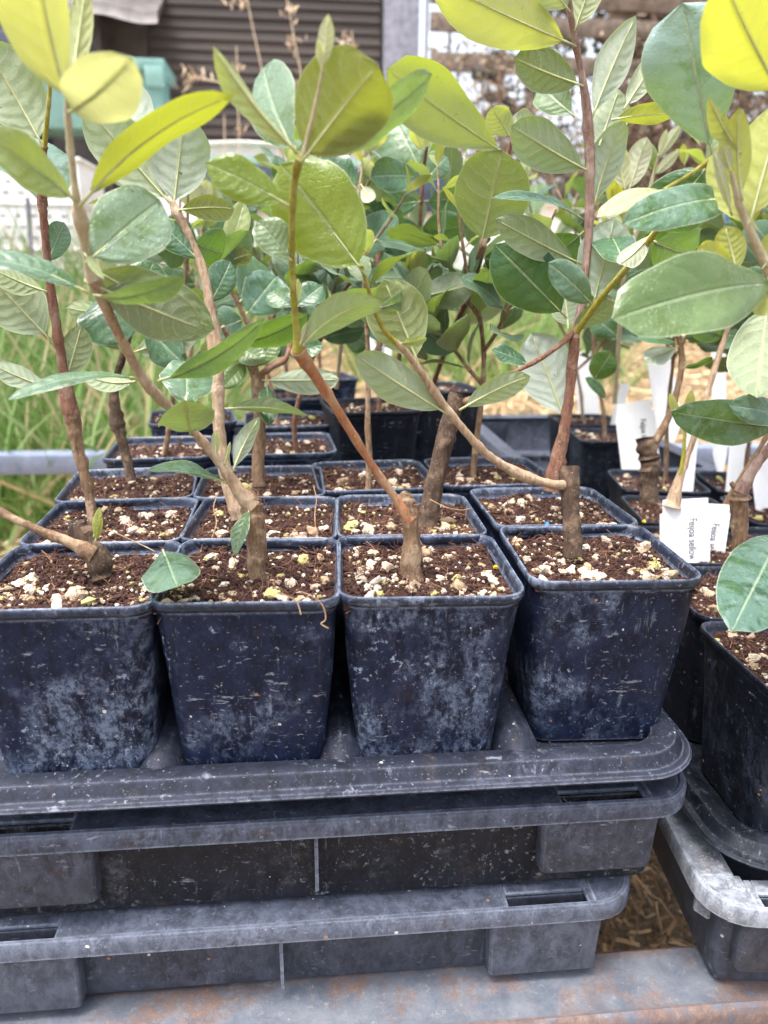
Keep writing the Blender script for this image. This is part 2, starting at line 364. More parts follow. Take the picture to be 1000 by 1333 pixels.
def ribbon(b, p, d, up, L, w, bend, seg=2, m=0):
    d = Vector(d).normalized(); up = Vector(up); s = d.cross(up)
    s = s.normalized() if s.length > 1e-4 else Vector((1, 0, 0))
    vs = []; q = Vector(p)
    for i in range(seg+1):
        t = i/seg; ww = w*(1-.75*t*t) if seg > 2 else w
        vs += [q-s*ww/2, q+s*ww/2]
        d = (d+Vector((0, 0, -1))*bend/seg).normalized() if bend else d
        q = q+d*(L/seg)
    b.add(vs, [(2*i, 2*i+1, 2*i+3, 2*i+2) for i in range(seg)], m)
def straw():
    rnd = random.Random(3); b = MB()
    for k in range(30000):
        if 1:
            y = .9+4.6*rnd.random()**1.4; x = rnd.uniform(-.5*y-.3, .95*y)
        z = gz(x, y)+rnd.random()**2*.05
        a = rnd.uniform(0, 6.28); e = rnd.gauss(0, .25)
        sc = 1+max(0, y-1.5)*.22
        d = Vector((math.cos(a)*math.cos(e), math.sin(a)*math.cos(e), math.sin(e)))
        ribbon(b, (x, y, z), d, (rnd.gauss(0, .5), rnd.gauss(0, .5), 1), rnd.uniform(.03, .12)*sc, rnd.uniform(.002, .0045)*sc, rnd.gauss(0, .3))
    tag(b.build('straw_mulch', M['straw']), 'loose dry straw spread over the ground behind and under the bench', 'straw', kind='stuff')
straw()
def mulch():
    rnd = random.Random(31); b = MB()
    for k in range(26000):
        x, y = rnd.uniform(.0, .9), rnd.uniform(-.15, 1.0); z = gz(x, y)+rnd.random()**2*.03; a = rnd.uniform(0, 6.28); e = rnd.gauss(0, .4)
        ribbon(b, (x, y, z), (math.cos(a)*math.cos(e), math.sin(a)*math.cos(e), math.sin(e)), (rnd.gauss(0, .5), rnd.gauss(0, .5), 1), rnd.uniform(.006, .028), rnd.uniform(.0012, .0045), rnd.gauss(0, .5))
    tag(b.build('shade_toned_mulch', M['chip']), 'shredded mulch under the bench, its brown darkened to stand for shade', 'mulch', kind='stuff')
mulch()
def grass(name, label, n, xr, yr, hr, mat, seed, w=.006, bend=1.0, cat='grass'):
    rnd = random.Random(seed); b = MB()
    for k in range(n):
        x, y = rnd.uniform(*xr), rnd.uniform(*yr); a = rnd.uniform(0, 6.28); l = rnd.uniform(.1, .55)
        d = Vector((math.cos(a)*l, math.sin(a)*l, 1)); h = rnd.uniform(*hr)
        ribbon(b, (x, y, gz(x, y)-.02), d, (math.sin(a)+.2, -math.cos(a), .1), h, w*rnd.uniform(.6, 1.4), bend*rnd.uniform(.2, 1.3), 5)
    tag(b.build(name, mat), label, cat, kind='stuff')
grass('green_grass', 'long green grass growing behind the left end of the bench', 8000, (-2.3, -.20), (1.5, 3.4), (.34, .76), M['grass'], 5, .012, 1.2)
grass('dry_grass', 'tall dry tan grass in front of the white slotted crates', 700, (-2.4, -.5), (2.5, 3.5), (.5, .85), M['dry'], 6, .004, .4)
grass('far_grass', 'pale green and tan grass clump behind the middle pots', 2600, (.25, 1.5), (2.9, 4.4), (.2, .52), M['grass'], 8, .010, 1.2)

# ------------------------------------------------------------------ bench
def bench():
    root = empty('metal_bench', (.3, .7, -.45))
    O = (.3, .7, -.45); Z = -.14
    b = MB(); xs = [-1.3+i*.05 for i in range(73)]
    prof = [(.0105, Z-.030), (.0115, Z-.003), (.0085, Z-.0004), (.003, Z-.0006), (-.010, Z-.0004), (-.020, Z-.0008), (-.0255, Z-.0006), (-.0285, Z+.0004), (-.031, Z-.0012), (-.0325, Z-.006), (-.033, Z-.045), (-.029, Z-.045), (-.028, Z-.009), (.005, Z-.006), (.007, Z-.030)]
    rings = [[(x, y+.0007*noise.noise(Vector((x*14, y*90, 0))), z+.0006*noise.noise(Vector((x*9, y*60, 2)))) for y, z in prof] for x in xs]
    b.loft(rings, cap0=True, cap1=True)
    o = b.build('front_rail', M['metal'], root, O, smooth=True); o['label'] = 'rust-edged galvanised front rail'
    at_ = o.data.attributes.new('edge', 'FLOAT', 'POINT')
    for i, v in enumerate(o.data.vertices):
        Y = v.co.y+O[1]; at_.data[i].value = 1. if (Y > .008 or Y < -.0265) else 0.
    b = MB(); b.box(-1.6, 2.3, 1.375, 1.425, -.188, -.1415); b.build('back_rail', M['rail'], root, O, bevel=.004)
    for x in (-1.2, .0, .2, .45, 1.2, 2.0):
        b = MB(); b.box(x-.02, x+.02, .016, 1.37, -.185, -.1425); b.build('cross_bar', M['rail'], root, O, bevel=.002)
    for x in (-1.25, 2.1):
        for y in (-.016, 1.40):
            b = MB(); b.box(x-.02, x+.02, y-.012, y+.012, -.47, -.19); b.build('leg', M['rail'], root, O, bevel=.002)
    tag(root, 'galvanised steel bench with a rusty front rail carrying the trays', 'bench')
bench()

# ------------------------------------------------------------------ background
def pbox(b, x0, y0, x1, y1, Y, dep, m=0):
    """box whose front face fills the given picture rectangle at world distance Y"""
    p = on_y(x0, y1, Y); q = on_y(x1, y0, Y); b.box(min(p.x, q.x), max(p.x, q.x), Y, Y+dep, min(p.z, q.z), max(p.z, q.z), m)
def shed():
    Y = 9.; p0 = on_y(115, 10, Y); p1 = on_y(495, 10, Y)
    root = empty('weatherboard_shed', ((p0.x+p1.x)/2, Y+1, -.1)); O = root.location
    b = MB(); b.box(p0.x-3.2, p1.x+.35, Y+.06, Y+3, -.3, 5.2); b.build('wall', M['shed_dark'], root, O)
    h = .105; bw = p1.x-on_y(190, 60, Y).x; x0 = on_y(190, 60, Y).x
    b = MB(); b.add([(0, 0, 0), (bw, 0, 0), (bw, .028, h+.012), (0, .028, h+.012), (0, .032, 0), (bw, .032, 0), (bw, .05, h+.012), (0, .05, h+.012)],
                    [(0, 1, 2, 3), (4, 7, 6, 5), (0, 4, 5, 1), (3, 2, 6, 7), (0, 3, 7, 4), (1, 5, 6, 2)])
    me = b.mesh('board', [M['board']])
    rnd = random.Random(4)
    for i in range(46):
        o = link('board', me, root, Vector((x0+rnd.uniform(-.004, .004), Y+rnd.uniform(-.004, .004), -.1+i*h))-O)
        o.rotation_euler = (0, rnd.gauss(0, .0012), 0)
    b = MB(); pbox(b, 497, -60, 548, 395, Y-.08, .16); b.build('corner_post', M['post_grey'], root, O, bevel=.01)
    b = MB(); pbox(b, 549, -60, 557, 395, Y-.03, .06); b.build('trim_board', M['wood'], root, O)
    b = MB(); pbox(b, 130, 22, 188, 395, Y-.05, .1); pbox(b, 60, 18, 128, 395, Y-.4, .5); b.build('porch_wall', M['shed_dark'], root, O)
    b = MB(); n = 14
    pts = []
    for i in range(n+1):
        t = i/n; px = 40+t*165; py = 2+14*t+4*math.sin(t*9)
        pts.append(on_y(px, py, Y-.6))
    rings = [[p+Vector((0, 0, .02)), p+Vector((0, -.02, -.08)), p+Vector((0, -.03, -.09)), p+Vector((0, .9, .5)), p+Vector((0, .9, .53))] for p in pts]
    b.loft(rings, cap0=True, cap1=True); b.build('porch_roof', M['roof'], root, O, smooth=True)
    b = MB(); b.box(p0.x-3.4, p1.x+.6, Y-.35, Y+3.2, 5.2, 5.35); b.build('roof', M['roof'], root, O)
    tag(root, 'dark brown weatherboard shed with grey corner post behind the plants', 'shed')
shed()
def cabinet():
    Y = 7.; p = on_y(110, 100, Y); root = empty('teal_cabinet', (p.x, Y+.2, -.05)); O = root.location
    b = MB(); pbox(b, 15, 84, 206, 165, Y, .5); b.build('body', M['teal'], root, O, bevel=.01)
    b = MB(); pbox(b, 5, 76, 213, 84, Y-.06, .6); b.build('lid', M['teal'], root, O, bevel=.006)
    b = MB(); pbox(b, 189, 85.5, 212, 110, Y-.09, .088); b.build('bracket', M['teal'], root, O, bevel=.005)
    for x_ in (22, 190):
        b = MB(); pbox(b, x_, 165.5, x_+9, 395, Y+.02, .08); b.build('leg', M['wood'], root, O)
    tag(root, 'pale teal painted cabinet with overhanging lid beside the brown shed', 'cabinet')
    b = MB(); pbox(b, -120, 38, 32, 395, Y+.8, .5); o = b.build('navy_bin', M['navy'], bevel=.03)
    tag(o, 'dark navy bin behind the teal cabinet at far left', 'bin')
cabinet()
def car():
    Y = 6.; a = on_y(225, 180, Y); c = on_y(640, 200, Y); x0, x1 = a.x, c.x; zt = on_y(320, 181, Y).z
    root = empty('white_car', ((x0+x1)/2, Y+.8, gz((x0+x1)/2, Y))); O = root.location; zg = O.z
    L = x1-x0
    prof = [(x0-.5, zg+.25), (x0-.55, zg+.75), (x0-.42, zg+.92), (x0+.02, zt-.10), (x0+.12, zt-.02), (x0+.5, zt), (x1-.4, zt-.03), (x1, zt-.13), (x1+.35, zg+.95), (x1+1.2, zg+.85), (x1+1.3, zg+.6), (x1+1.28, zg+.25)]
    def sec(y, k, e):
        cx = (x0+x1)/2+.3; return [(cx+(x-cx)*k, y, zg+.25+(z-zg-.25)*e) for x, z in prof]
    b = MB(); b.loft([sec(Y+.10, .97, .965), sec(Y, 1, .985), sec(Y+.06, 1, 1), sec(Y+1.5, 1, 1), sec(Y+1.58, .99, .98)], cap0=True, cap1=True)
    b.build('body', M['white'], root, O, smooth=True)
    zw = on_y(320, 214, Y-.02).z; zb = on_y(320, 272, Y-.02).z
    for i in range(3):
        xa = x0+.22+i*(L-.4)/3; b = MB(); b.box(xa, xa+(L-.4)/3-.05, Y-.012, Y+.03, zb, zw); b.build('window', M['glass'], root, O, bevel=.01)
    b = MB(); b.box(x0+.1, x1-.2, Y-.016, Y+.02, zw+.012, zw+.05); b.build('trim', M['tealstrip'], root, O)
    for x in (x0+.15, x1+.6):
        b = MB(); pts = [(x, Y-.02, zg+.29), (x, Y+.2, zg+.29)]; b.tube(pts, [.29, .29], 24); w_ = b.build('wheel', M['black'], root, O, smooth=True)
        b = MB(); b.tube([(x, Y-.035, zg+.29), (x, Y-.021, zg+.29)], [.17, .18], 16); b.build('rim', M['post_grey'], w_, O, smooth=True)
    tag(root, 'white car parked in front of the shed, its roof and dark windows showing', 'car')
car()
def white_crate(i, y0, y1):
    Y = 3.3; a = on_y(-70, y1, Y); c = on_y(101, y0, Y)
    root = empty('slotted_crate', ((a.x+c.x)/2, Y+.2, a.z)); O = root.location
    b = MB(); b.box(a.x, c.x, Y, Y+.4, a.z, c.z-.012); b.build('body', M['white_plastic'], root, O, bevel=.008)
    b = MB(); b.box(a.x-.012, c.x+.012, Y-.012, Y+.412, c.z-.016, c.z); b.build('rim', M['white_plastic'], root, O, bevel=.004)
    b = MB(); n = 8
    for r in range(3):
        for k in range(n):
            xx = a.x+.03+(c.x-a.x-.06)*(k+.3+.25*(r % 2))/n; zz = a.z+(c.z-a.z)*(.2+.24*r); b.box(xx, xx+.024, Y-.0025, Y+.002, zz, zz+.008)
    b.build('slot', M['post_grey'], root, O)['kind'] = 'stuff'
    tag(root, 'white slotted plastic crate at far left, %s of the stack' % ('top', 'middle', 'bottom')[i], 'crate', 'white slotted crates behind the grass')
for i, (y0, y1) in enumerate([(205, 262), (264, 321), (323, 380)]): white_crate(i, y0, y1)
b = MB(); p = on_y(42, 350, 3.2); q = on_y(36, 258, 3.2); b.tube([(p.x, 3.2, gz(p.x, 3.2)-.05), p, q], [.011]*3, 8)
tag(b.build('grey_stake', M['post_grey'], smooth=True), 'thin grey stake standing before the white slotted crates', 'stake')

def far_timber():
    Y = 7.5; p = on_y(720, 100, Y); root = empty('timber_rack', (p.x, Y, -.05)); O = root.location
    for x0, x1, nm in ((575, 592, 'post'), (683, 700, 'post'), (792, 806, 'post'), (905, 926, 'post')):
        b = MB(); pbox(b, x0, -90, x1, 393, Y, .12); b.build('post', M['wood'], root, O, bevel=.008)
    for y0, y1 in ((-24, 3), (34, 40), (84, 92), (220, 228)):
        b = MB(); pbox(b, 560, y0, 1010, y1, Y-.045, .04); b.build('rail', M['wood'], root, O, bevel=.006)
    tag(root, 'weathered timber rack of posts and rails behind the right plants', 'rack')
    for i, (x, y) in enumerate(((634, 98), (652, 128))):
        b = MB(); c = on_y(x, y, Y-.25); b.tube([c+Vector((-.12, 0, .015)), c, c+Vector((.12, .1, -.01)), c+Vector((.3, .5, -.06))], [.045, .045, .045, .04], 10)
        b.tube([c+Vector((-.14, -.005, .018)), c+Vector((-.06, -.002, .008))], [.055, .055], 10)
        tag(b.build('black_pipe', M['black'], smooth=True), ('upper' if i == 0 else 'lower')+' black pipe end poking out of the timber rack', 'pipe', 'black pipes in the timber rack')
far_timber()
def tree():
    Y = 8.6; p = on_y(836, 200, Y); root = empty('dark_tree', (p.x, Y, -.1)); O = root.location; rnd = random.Random(9)
    b = MB(); pts = [(p.x+.05*math.sin(i*1.3), Y+.04*math.cos(i), -.15+i*.45) for i in range(12)]
    b.tube(pts, [.30-.015*i for i in range(12)], 12, rough=.25)
    for k in range(9):
        i = rnd.randrange(4, 11); a = rnd.uniform(0, 6.28); q = Vector(pts[i]); d = Vector((math.cos(a), math.sin(a)*.6, rnd.uniform(-.1, .5)))
        b.tube([q, q+d*.6, q+d*1.4+Vector((0, 0, .1))], [.09, .06, .02], 6)
    b.build('trunk', M['trunk'], root, O, smooth=True)
    b = MB()
    for k in range(90):
        c = Vector((p.x+rnd.gauss(.25, 1.15), Y+rnd.uniform(-.4, .9), rnd.uniform(.7, 4.6)))
        for j in range(80):
            q = c+Vector((rnd.gauss(0, .24), rnd.gauss(0, .24), rnd.gauss(0, .12))); d = Vector((rnd.gauss(0, 1), rnd.gauss(0, 1), rnd.gauss(-.2, .6)))
            ribbon(b, q, d, (rnd.gauss(0, 1), rnd.gauss(0, 1), 1), rnd.uniform(.05, .16), rnd.uniform(.02, .045), 0, 1)
    b.build('crown', M['foliage'], root, O)
    tag(root, 'dark rough-barked tree with drooping foliage behind the timber rack', 'tree')
tree()
def shrub(x, y0, y1, Y, w_, n, seed, label):
    rnd = random.Random(seed); c = on_y(x, y1, Y); top = on_y(x, y0, Y); root = empty('dry_shrub', (c.x, Y, gz(c.x, Y))); O = root.location
    b = MB(); tw = []
    for k in range(n):
        a = rnd.uniform(0, 6.3); l = rnd.random()**.5; e = Vector((c.x+math.cos(a)*w_*l, Y+math.sin(a)*w_*l*.7, O.z+(top.z-O.z)*rnd.uniform(.45, 1.05)))
        q = Vector((c.x+rnd.gauss(0, .08), Y+rnd.gauss(0, .08), O.z-.03)); m_ = q.lerp(e, .5)+Vector((rnd.gauss(0, .12), rnd.gauss(0, .12), .05))
        b.tube([q, m_, e], [.014, .009, .003], 5); tw.append((m_, e))
    b.build('twigs', M['trunk'], root, O); b = MB()
    for m_, e in tw:
        for j in range(34):
            q = m_.lerp(e, rnd.uniform(.1, 1.1))+Vector((rnd.gauss(0, .10), rnd.gauss(0, .10), rnd.gauss(0, .10)))
            ribbon(b, q, (rnd.gauss(0, 1), rnd.gauss(0, 1), rnd.gauss(0, .8)), (rnd.gauss(0, 1), rnd.gauss(0, 1), 1), rnd.uniform(.03, .08), rnd.uniform(.012, .03), 0, 1)
    b.build('leaves', M['dryleaf'], root, O)['kind'] = 'stuff'
    tag(root, label, 'shrub', 'dry shrubs before the timber rack')
shrub(630, 60, 400, 6.6, .55, 60, 11, 'tan dry shrub behind the centre plants, left of the timber rack')
shrub(745, 95, 400, 6.9, .5, 50, 12, 'brownish dry shrub in the middle of the timber rack')
shrub(900, 20, 400, 7.0, .8, 90, 13, 'wide brown dry shrub at the right before the dark tree')
def stalk(i, pts, Y, label, heads):
    ps = [on_y(x, y, Y) for x, y in pts]; base = Vector((ps[0].x, Y, gz(ps[0].x, Y)-.02)); rnd = random.Random(i)
    root = empty('dry_grass_stalk', base); b = MB(); b.tube([base]+ps, [.004]+[.0035*(1-.5*k/len(ps)) for k in range(len(ps))], 5); b.build('stem', M['dry'], root, base)
    for (x, y, n, sp) in heads:
        c = on_y(x, y, Y); b = MB()
        for k in range(n):
            q = c+Vector((rnd.gauss(0, sp), rnd.gauss(0, sp), rnd.gauss(0, sp*.8))); ribbon(b, q, (rnd.gauss(0, .5), rnd.gauss(0, .5), 1), (rnd.gauss(0, 1), 1, 0), .03, .007, .3, 2)
        b.build('seed_head', M['dry'], root, base)['kind'] = 'stuff'
    tag(root, label, 'grass stalk', 'dry grass stalks before the shed')
G = 'dry grass stalk with feathery seed head, '
stalk(1, [(400, 330), (375, 220), (350, 130), (330, 40), (318, -20)], 3.6, G+'leaning left in front of the brown shed', [(312, 8, 14, .02)])
stalk(2, [(420, 330), (405, 160), (385, 60), (372, -10)], 3.5, G+'tallest, crossing the shed boards', [(385, 55, 10, .02), (380, 20, 12, .02)])
stalk(3, [(300, 330), (312, 230), (310, 120), (308, 60)], 3.7, G+'standing upright left of the yellow stem', [(309, 90, 8, .012), (314, 175, 9, .01)])
stalk(4, [(430, 330), (380, 200), (340, 150), (300, 110), (250, 100), (238, 122)], 3.4, G+'arching over toward the teal cabinet', [(245, 104, 18, .025), (262, 103, 10, .02)])
stalk(5, [(470, 330), (468, 180), (462, 90), (458, 40)], 3.8, G+'rising by the grey corner post', [(449, 60, 16, .02)])
stalk(6, [(290, 330), (294, 240), (292, 150)], 3.55, 'short bare dry grass stalk before the white car', [])
b = MB(); c = on_y(327, 386, 2.6)
rings = [[c+Vector((math.cos(a)*r, y, math.sin(a)*r)) for a in [2*math.pi*k/20 for k in range(20)]] for r, y in ((.050, 0), (.048, .002), (.044, .002), (.040, .12), (.036, .13), (.040, .135), (.047, .003))]
b.loft(rings, closed=True)
b.loft([[c+Vector((math.cos(a)*.04, .118, math.sin(a)*.04)) for a in [2*math.pi*k/20 for k in range(20)]]], cap0=True)
tag(b.build('black_bucket', M['black'], smooth=True), 'small black tub lying on its side in the straw', 'tub')
b = MB(); pbox(b, 968, 268, 1060, 330, 3., .3); tag(b.build('blue_bin', M['blue'], bevel=.02), 'blue plastic bin at the right edge behind yellow leaves', 'bin')

# ================================================================== crates and trays
def rr(x0, x1, y0, y1, r, z, n=5):
    pts = []
    for cx, cy, a0 in ((x1-r, y1-r, 0), (x0+r, y1-r, 90), (x0+r, y0+r, 180), (x1-r, y0+r, 270)):
        for i in range(n+1):
            a = R(a0+90*i/n); pts.append(Vector((cx+r*math.cos(a), cy+r*math.sin(a), z)))
    return pts
def ringset(b, x0, x1, y0, y1, prof, r=.025, m=0, n=6, **k):
    """loft of rounded rectangles; prof = [(inset, z)...]"""
    b.loft([rr(x0+i, x1-i, y0+i, y1-i, max(.002, r-i*.8), z, n) for i, z in prof], m, **k)
def crate(x0, x1, y0, y1, zt, zb, label, m_rim, m_wall, m_pocket, rz=0, pocket_h=.038):
    root = empty('stacking_crate', (x0, y0, zb), rz); O = (x0, y0, zb)
    b = MB(); ringset(b, x0, x1, y0, y1, [(0, zt-.0105), (0, zt-.0012), (.0009, zt), (.003, zt+.0002), (.0042, zt-.001), (.0034, zt-.0034), (.0024, zt-.0105)], closed=True)
    b.build('rim', m_rim, root, O, smooth=True)
    # flange with the hand holes left open at both ends of the front and back
    b = MB(); F = .023; za, zc = zt-.0035, zt-.0012; r = .026
    ha, hb = .030, .074
    for ya, yb, hy in ((y0+.0036, y0+F, 1), (y1-F, y1-.0036, 0)):
        segs = [(x0+r, x0+ha), (x0+hb, x1-hb), (x1-ha, x1-r)]
        for xa, xb in segs: b.box(xa, xb, ya, yb, za, zc)
        yk = ya+.0094 if hy else ya
        for xa, xb in ((x0+ha, x0+hb), (x1-hb, x1-ha)): b.box(xa, xb, yk, yk+.0100, za, zc)
    for xa, xb in ((x0+.0036, x0+F), (x1-F, x1-.0036)): b.box(xa, xb, y0+r, y1-r, za, zc)
    for cx, cy, a0 in ((x1-r, y1-r, 0), (x0+r, y1-r, 90), (x0+r, y0+r, 180), (x1-r, y0+r, 270)):
        arc = [Vector((cx+(r-.0036)*math.cos(R(a0+15*i)), cy+(r-.0036)*math.sin(R(a0+15*i)), 0)) for i in range(7)]
        c = Vector((cx, cy, 0)); k = len(arc)+1
        vs = [p+Vector((0, 0, z)) for z in (za, zc) for p in [c]+arc]
        b.add(vs, [tuple(range(k))[::-1], tuple(range(k, 2*k))]+[(i, (i+1) % k, k+(i+1) % k, k+i) for i in range(k)])
    b.build('flange', m_rim, root, O, bevel=.0006, seg=1)
    b = MB(); ringset(b, x0, x1, y0, y1, [(.0125, zt-.004), (.0155, zb+.004), (.018, zb), (.022, zb), (.019, zb+.006), (.0155, zt-.004)], closed=True, r=.02)
    b.build('wall', m_wall, root, O, smooth=True)
    b = MB(); b.box(x0+.0178, x1-.0178, y0+.0178, y1-.0178, zb+.002, zb+.005); b.build('floor', m_wall, root, O)
    for yk, s in ((y0, 1), (y1, -1)):
        for xa, xb in ((x0+.020, x0+.084), (x1-.084, x1-.020)):
            ya, yb = sorted((yk+s*.0036, yk+s*.0222)); b = MB()
            ringset(b, xa, xb, ya, yb, [(0, zt-.0108), (.0016, zt-.0108-pocket_h+.003), (.004, zt-.0108-pocket_h)], r=.004, n=3, cap1=True)
            ringset(b, xa, xb, ya, yb, [(.0, zt-.0108), (.0018, zt-.0108), (.0034, zt-.01-pocket_h+.004)], r=.004, n=3, cap1=True)
            b.build('pocket', m_pocket, root, O, smooth=True)
        xm = (x0+x1)/2
        for xx in (xm-.004,) if s > 0 else (xm,):
            b = MB(); ya, yb = sorted((yk+s*.005, yk+s*.0145)); b.box(xx-.0009, xx+.0009, ya, yb, zt-.048, zt-.0112); b.build('rib', m_rim, root, O)
    for xk, s in ((x0, 1), (x1, -1)):
        for yy in (y0+.026, y1-.028):
            xa, xb = sorted((xk+s*.0045, xk+s*.0205)); b = MB()
            b.add([(xa, yy, zt-.0112), (xb, yy, zt-.0112), (xb, yy, zt-.030), ((xa+xb)/2, yy, zt-.032), (xa, yy, zt-.026)]+[(xa, yy+.002, zt-.0112), (xb, yy+.002, zt-.0112), (xb, yy+.002, zt-.030), ((xa+xb)/2, yy+.002, zt-.032), (xa, yy+.002, zt-.026)],
                  [(0, 1, 2, 3, 4), (9, 8, 7, 6, 5)]+[(i, (i+1) % 5, 5+(i+1) % 5, 5+i) for i in range(5)])
            b.build('gusset', m_rim, root, O)
    return tag(root, label, 'crate', 'stacking crates on the bench')
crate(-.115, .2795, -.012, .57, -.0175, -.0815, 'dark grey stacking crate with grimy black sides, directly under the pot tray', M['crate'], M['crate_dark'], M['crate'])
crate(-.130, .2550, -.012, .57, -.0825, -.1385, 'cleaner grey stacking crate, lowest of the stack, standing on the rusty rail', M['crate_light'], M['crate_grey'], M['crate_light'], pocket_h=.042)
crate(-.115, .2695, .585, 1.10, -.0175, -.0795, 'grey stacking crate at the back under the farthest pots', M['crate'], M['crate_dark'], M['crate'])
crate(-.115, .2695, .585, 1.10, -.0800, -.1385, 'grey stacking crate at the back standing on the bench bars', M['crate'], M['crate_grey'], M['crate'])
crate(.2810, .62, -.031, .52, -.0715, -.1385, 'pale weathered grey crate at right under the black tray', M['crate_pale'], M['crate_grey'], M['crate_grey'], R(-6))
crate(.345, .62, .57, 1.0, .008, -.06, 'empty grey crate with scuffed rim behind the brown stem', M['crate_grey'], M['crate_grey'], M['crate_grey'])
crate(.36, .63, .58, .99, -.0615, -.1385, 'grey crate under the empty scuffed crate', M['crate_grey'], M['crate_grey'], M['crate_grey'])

def tray(x0, x1, y0, y1, z, zb, label, mat, ridges=()):
    root = empty('nursery_tray', (x0, y0, zb)); O = (x0, y0, zb); b = MB(); zf = max(zb+.002, z-.0008)
    ringset(b, x0, x1, y0, y1, [(.034, zb), (.030, zb+.001), (.028, zf-.001), (.010, zf+.0005), (0, zf+.0005), (-.001, zf+.002), (0, zf+.0036), (.0034, zf+.0044), (.0056, z+.0072), (.0072, z+.0098), (.0095, z+.0104), (.0165, z+.0100), (.0190, z+.0085), (.0205, z-.0005), (.030, z-.001)], r=.034, n=8, cap0=True, cap1=True)
    b.build('shell', mat, root, O, smooth=True)
    for xa, ya, yb in ridges:
        b = MB(); n = 8; rings = []
        for i, t in enumerate((0, .012, .05, .2, .5, .8, .95, .988, 1)):
            y = ya+(yb-ya)*t; h = .0165*min(1, math.sqrt(max(0, min(t, 1-t))/.035))+.0002; hw = .0125*min(1, .55+.45*min(t, 1-t)/.04)
            rings.append([Vector((xa+hw*math.cos(math.pi*k/n)*(1 if 0 < k < n else 1.15), y, z+h*math.sin(math.pi*k/n))) for k in range(n+1)])
        b.loft(rings, cap0=True, cap1=True); b.build('ridge', mat, root, O, smooth=True)
    return tag(root, label, 'tray', 'nursery trays')
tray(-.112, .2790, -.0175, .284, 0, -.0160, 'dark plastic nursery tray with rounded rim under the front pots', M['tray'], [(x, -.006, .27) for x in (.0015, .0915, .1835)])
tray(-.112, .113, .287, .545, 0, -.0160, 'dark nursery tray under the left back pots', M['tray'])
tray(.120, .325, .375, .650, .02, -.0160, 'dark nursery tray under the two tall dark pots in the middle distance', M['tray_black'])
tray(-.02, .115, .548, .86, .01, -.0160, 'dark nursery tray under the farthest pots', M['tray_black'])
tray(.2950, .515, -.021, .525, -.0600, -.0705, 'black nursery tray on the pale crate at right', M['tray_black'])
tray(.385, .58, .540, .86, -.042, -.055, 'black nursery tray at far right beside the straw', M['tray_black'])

# ================================================================== pots
HT = .098
def pot_meshes(seed):
    rnd = random.Random(seed)
    def warp(ps, k):
        return [p+Vector((.0008*k*noise.noise(Vector((p.x*30, p.z*25, seed))), .0008*k*noise.noise(Vector((p.y*30, p.z*25, seed+5))), .0007*k*noise.noise(Vector((p.x*35, p.y*35, seed+9))))) for p in ps]
    def rg(h, r, z, k=1.): return warp(rr(-h, h, -h, h, r, z, 4), k)
    b = MB()
    hs = [(.030, .007, .0030), (.0343, .008, .0004), (.0352, .0085, .0012)]
    for i in range(1, 8):
        t = i/8; hs.append((.0352+(.0428-.0352)*t, .0085+.002*t, .0012+(HT-.007)*t))
    hs += [(.0429, .0105, HT-.006), (.0418, .0098, HT-.006), (.0395, .0088, .060)]
    b.loft([rg(*h) for h in hs], cap0=True); wall = b.mesh('wall', [M['pot']], smooth=True)
    b = MB(); b.loft([rg(h, .011, z) for h, z in ((.0428, HT-.0058), (.0441, HT-.0052), (.0449, HT-.0036), (.0450, HT-.0016), (.0446, HT-.0003), (.0440, HT), (.0432, HT-.0006), (.0424, HT-.0030), (.0416, HT-.0075))], closed=True)
    rim = b.mesh('rim', [M['rim']], smooth=True)
    return wall, rim
POTM = [pot_meshes(s) for s in range(3)]
def ico(sub, r):
    bm = bmesh.new(); bmesh.ops.create_icosphere(bm, subdivisions=sub, radius=r); v = [x.co.copy() for x in bm.verts]; f = [tuple(y.index for y in x.verts) for x in bm.faces]; bm.free(); return v, f
IV, IF = ico(1, 1); IV2, IF2 = ico(2, 1)
SH = .0415
def soil_z(x, y, seed): return .0048*noise.noise(Vector((x*45, y*55, seed)))+.0018*noise.noise(Vector((x*160, y*160, seed)))
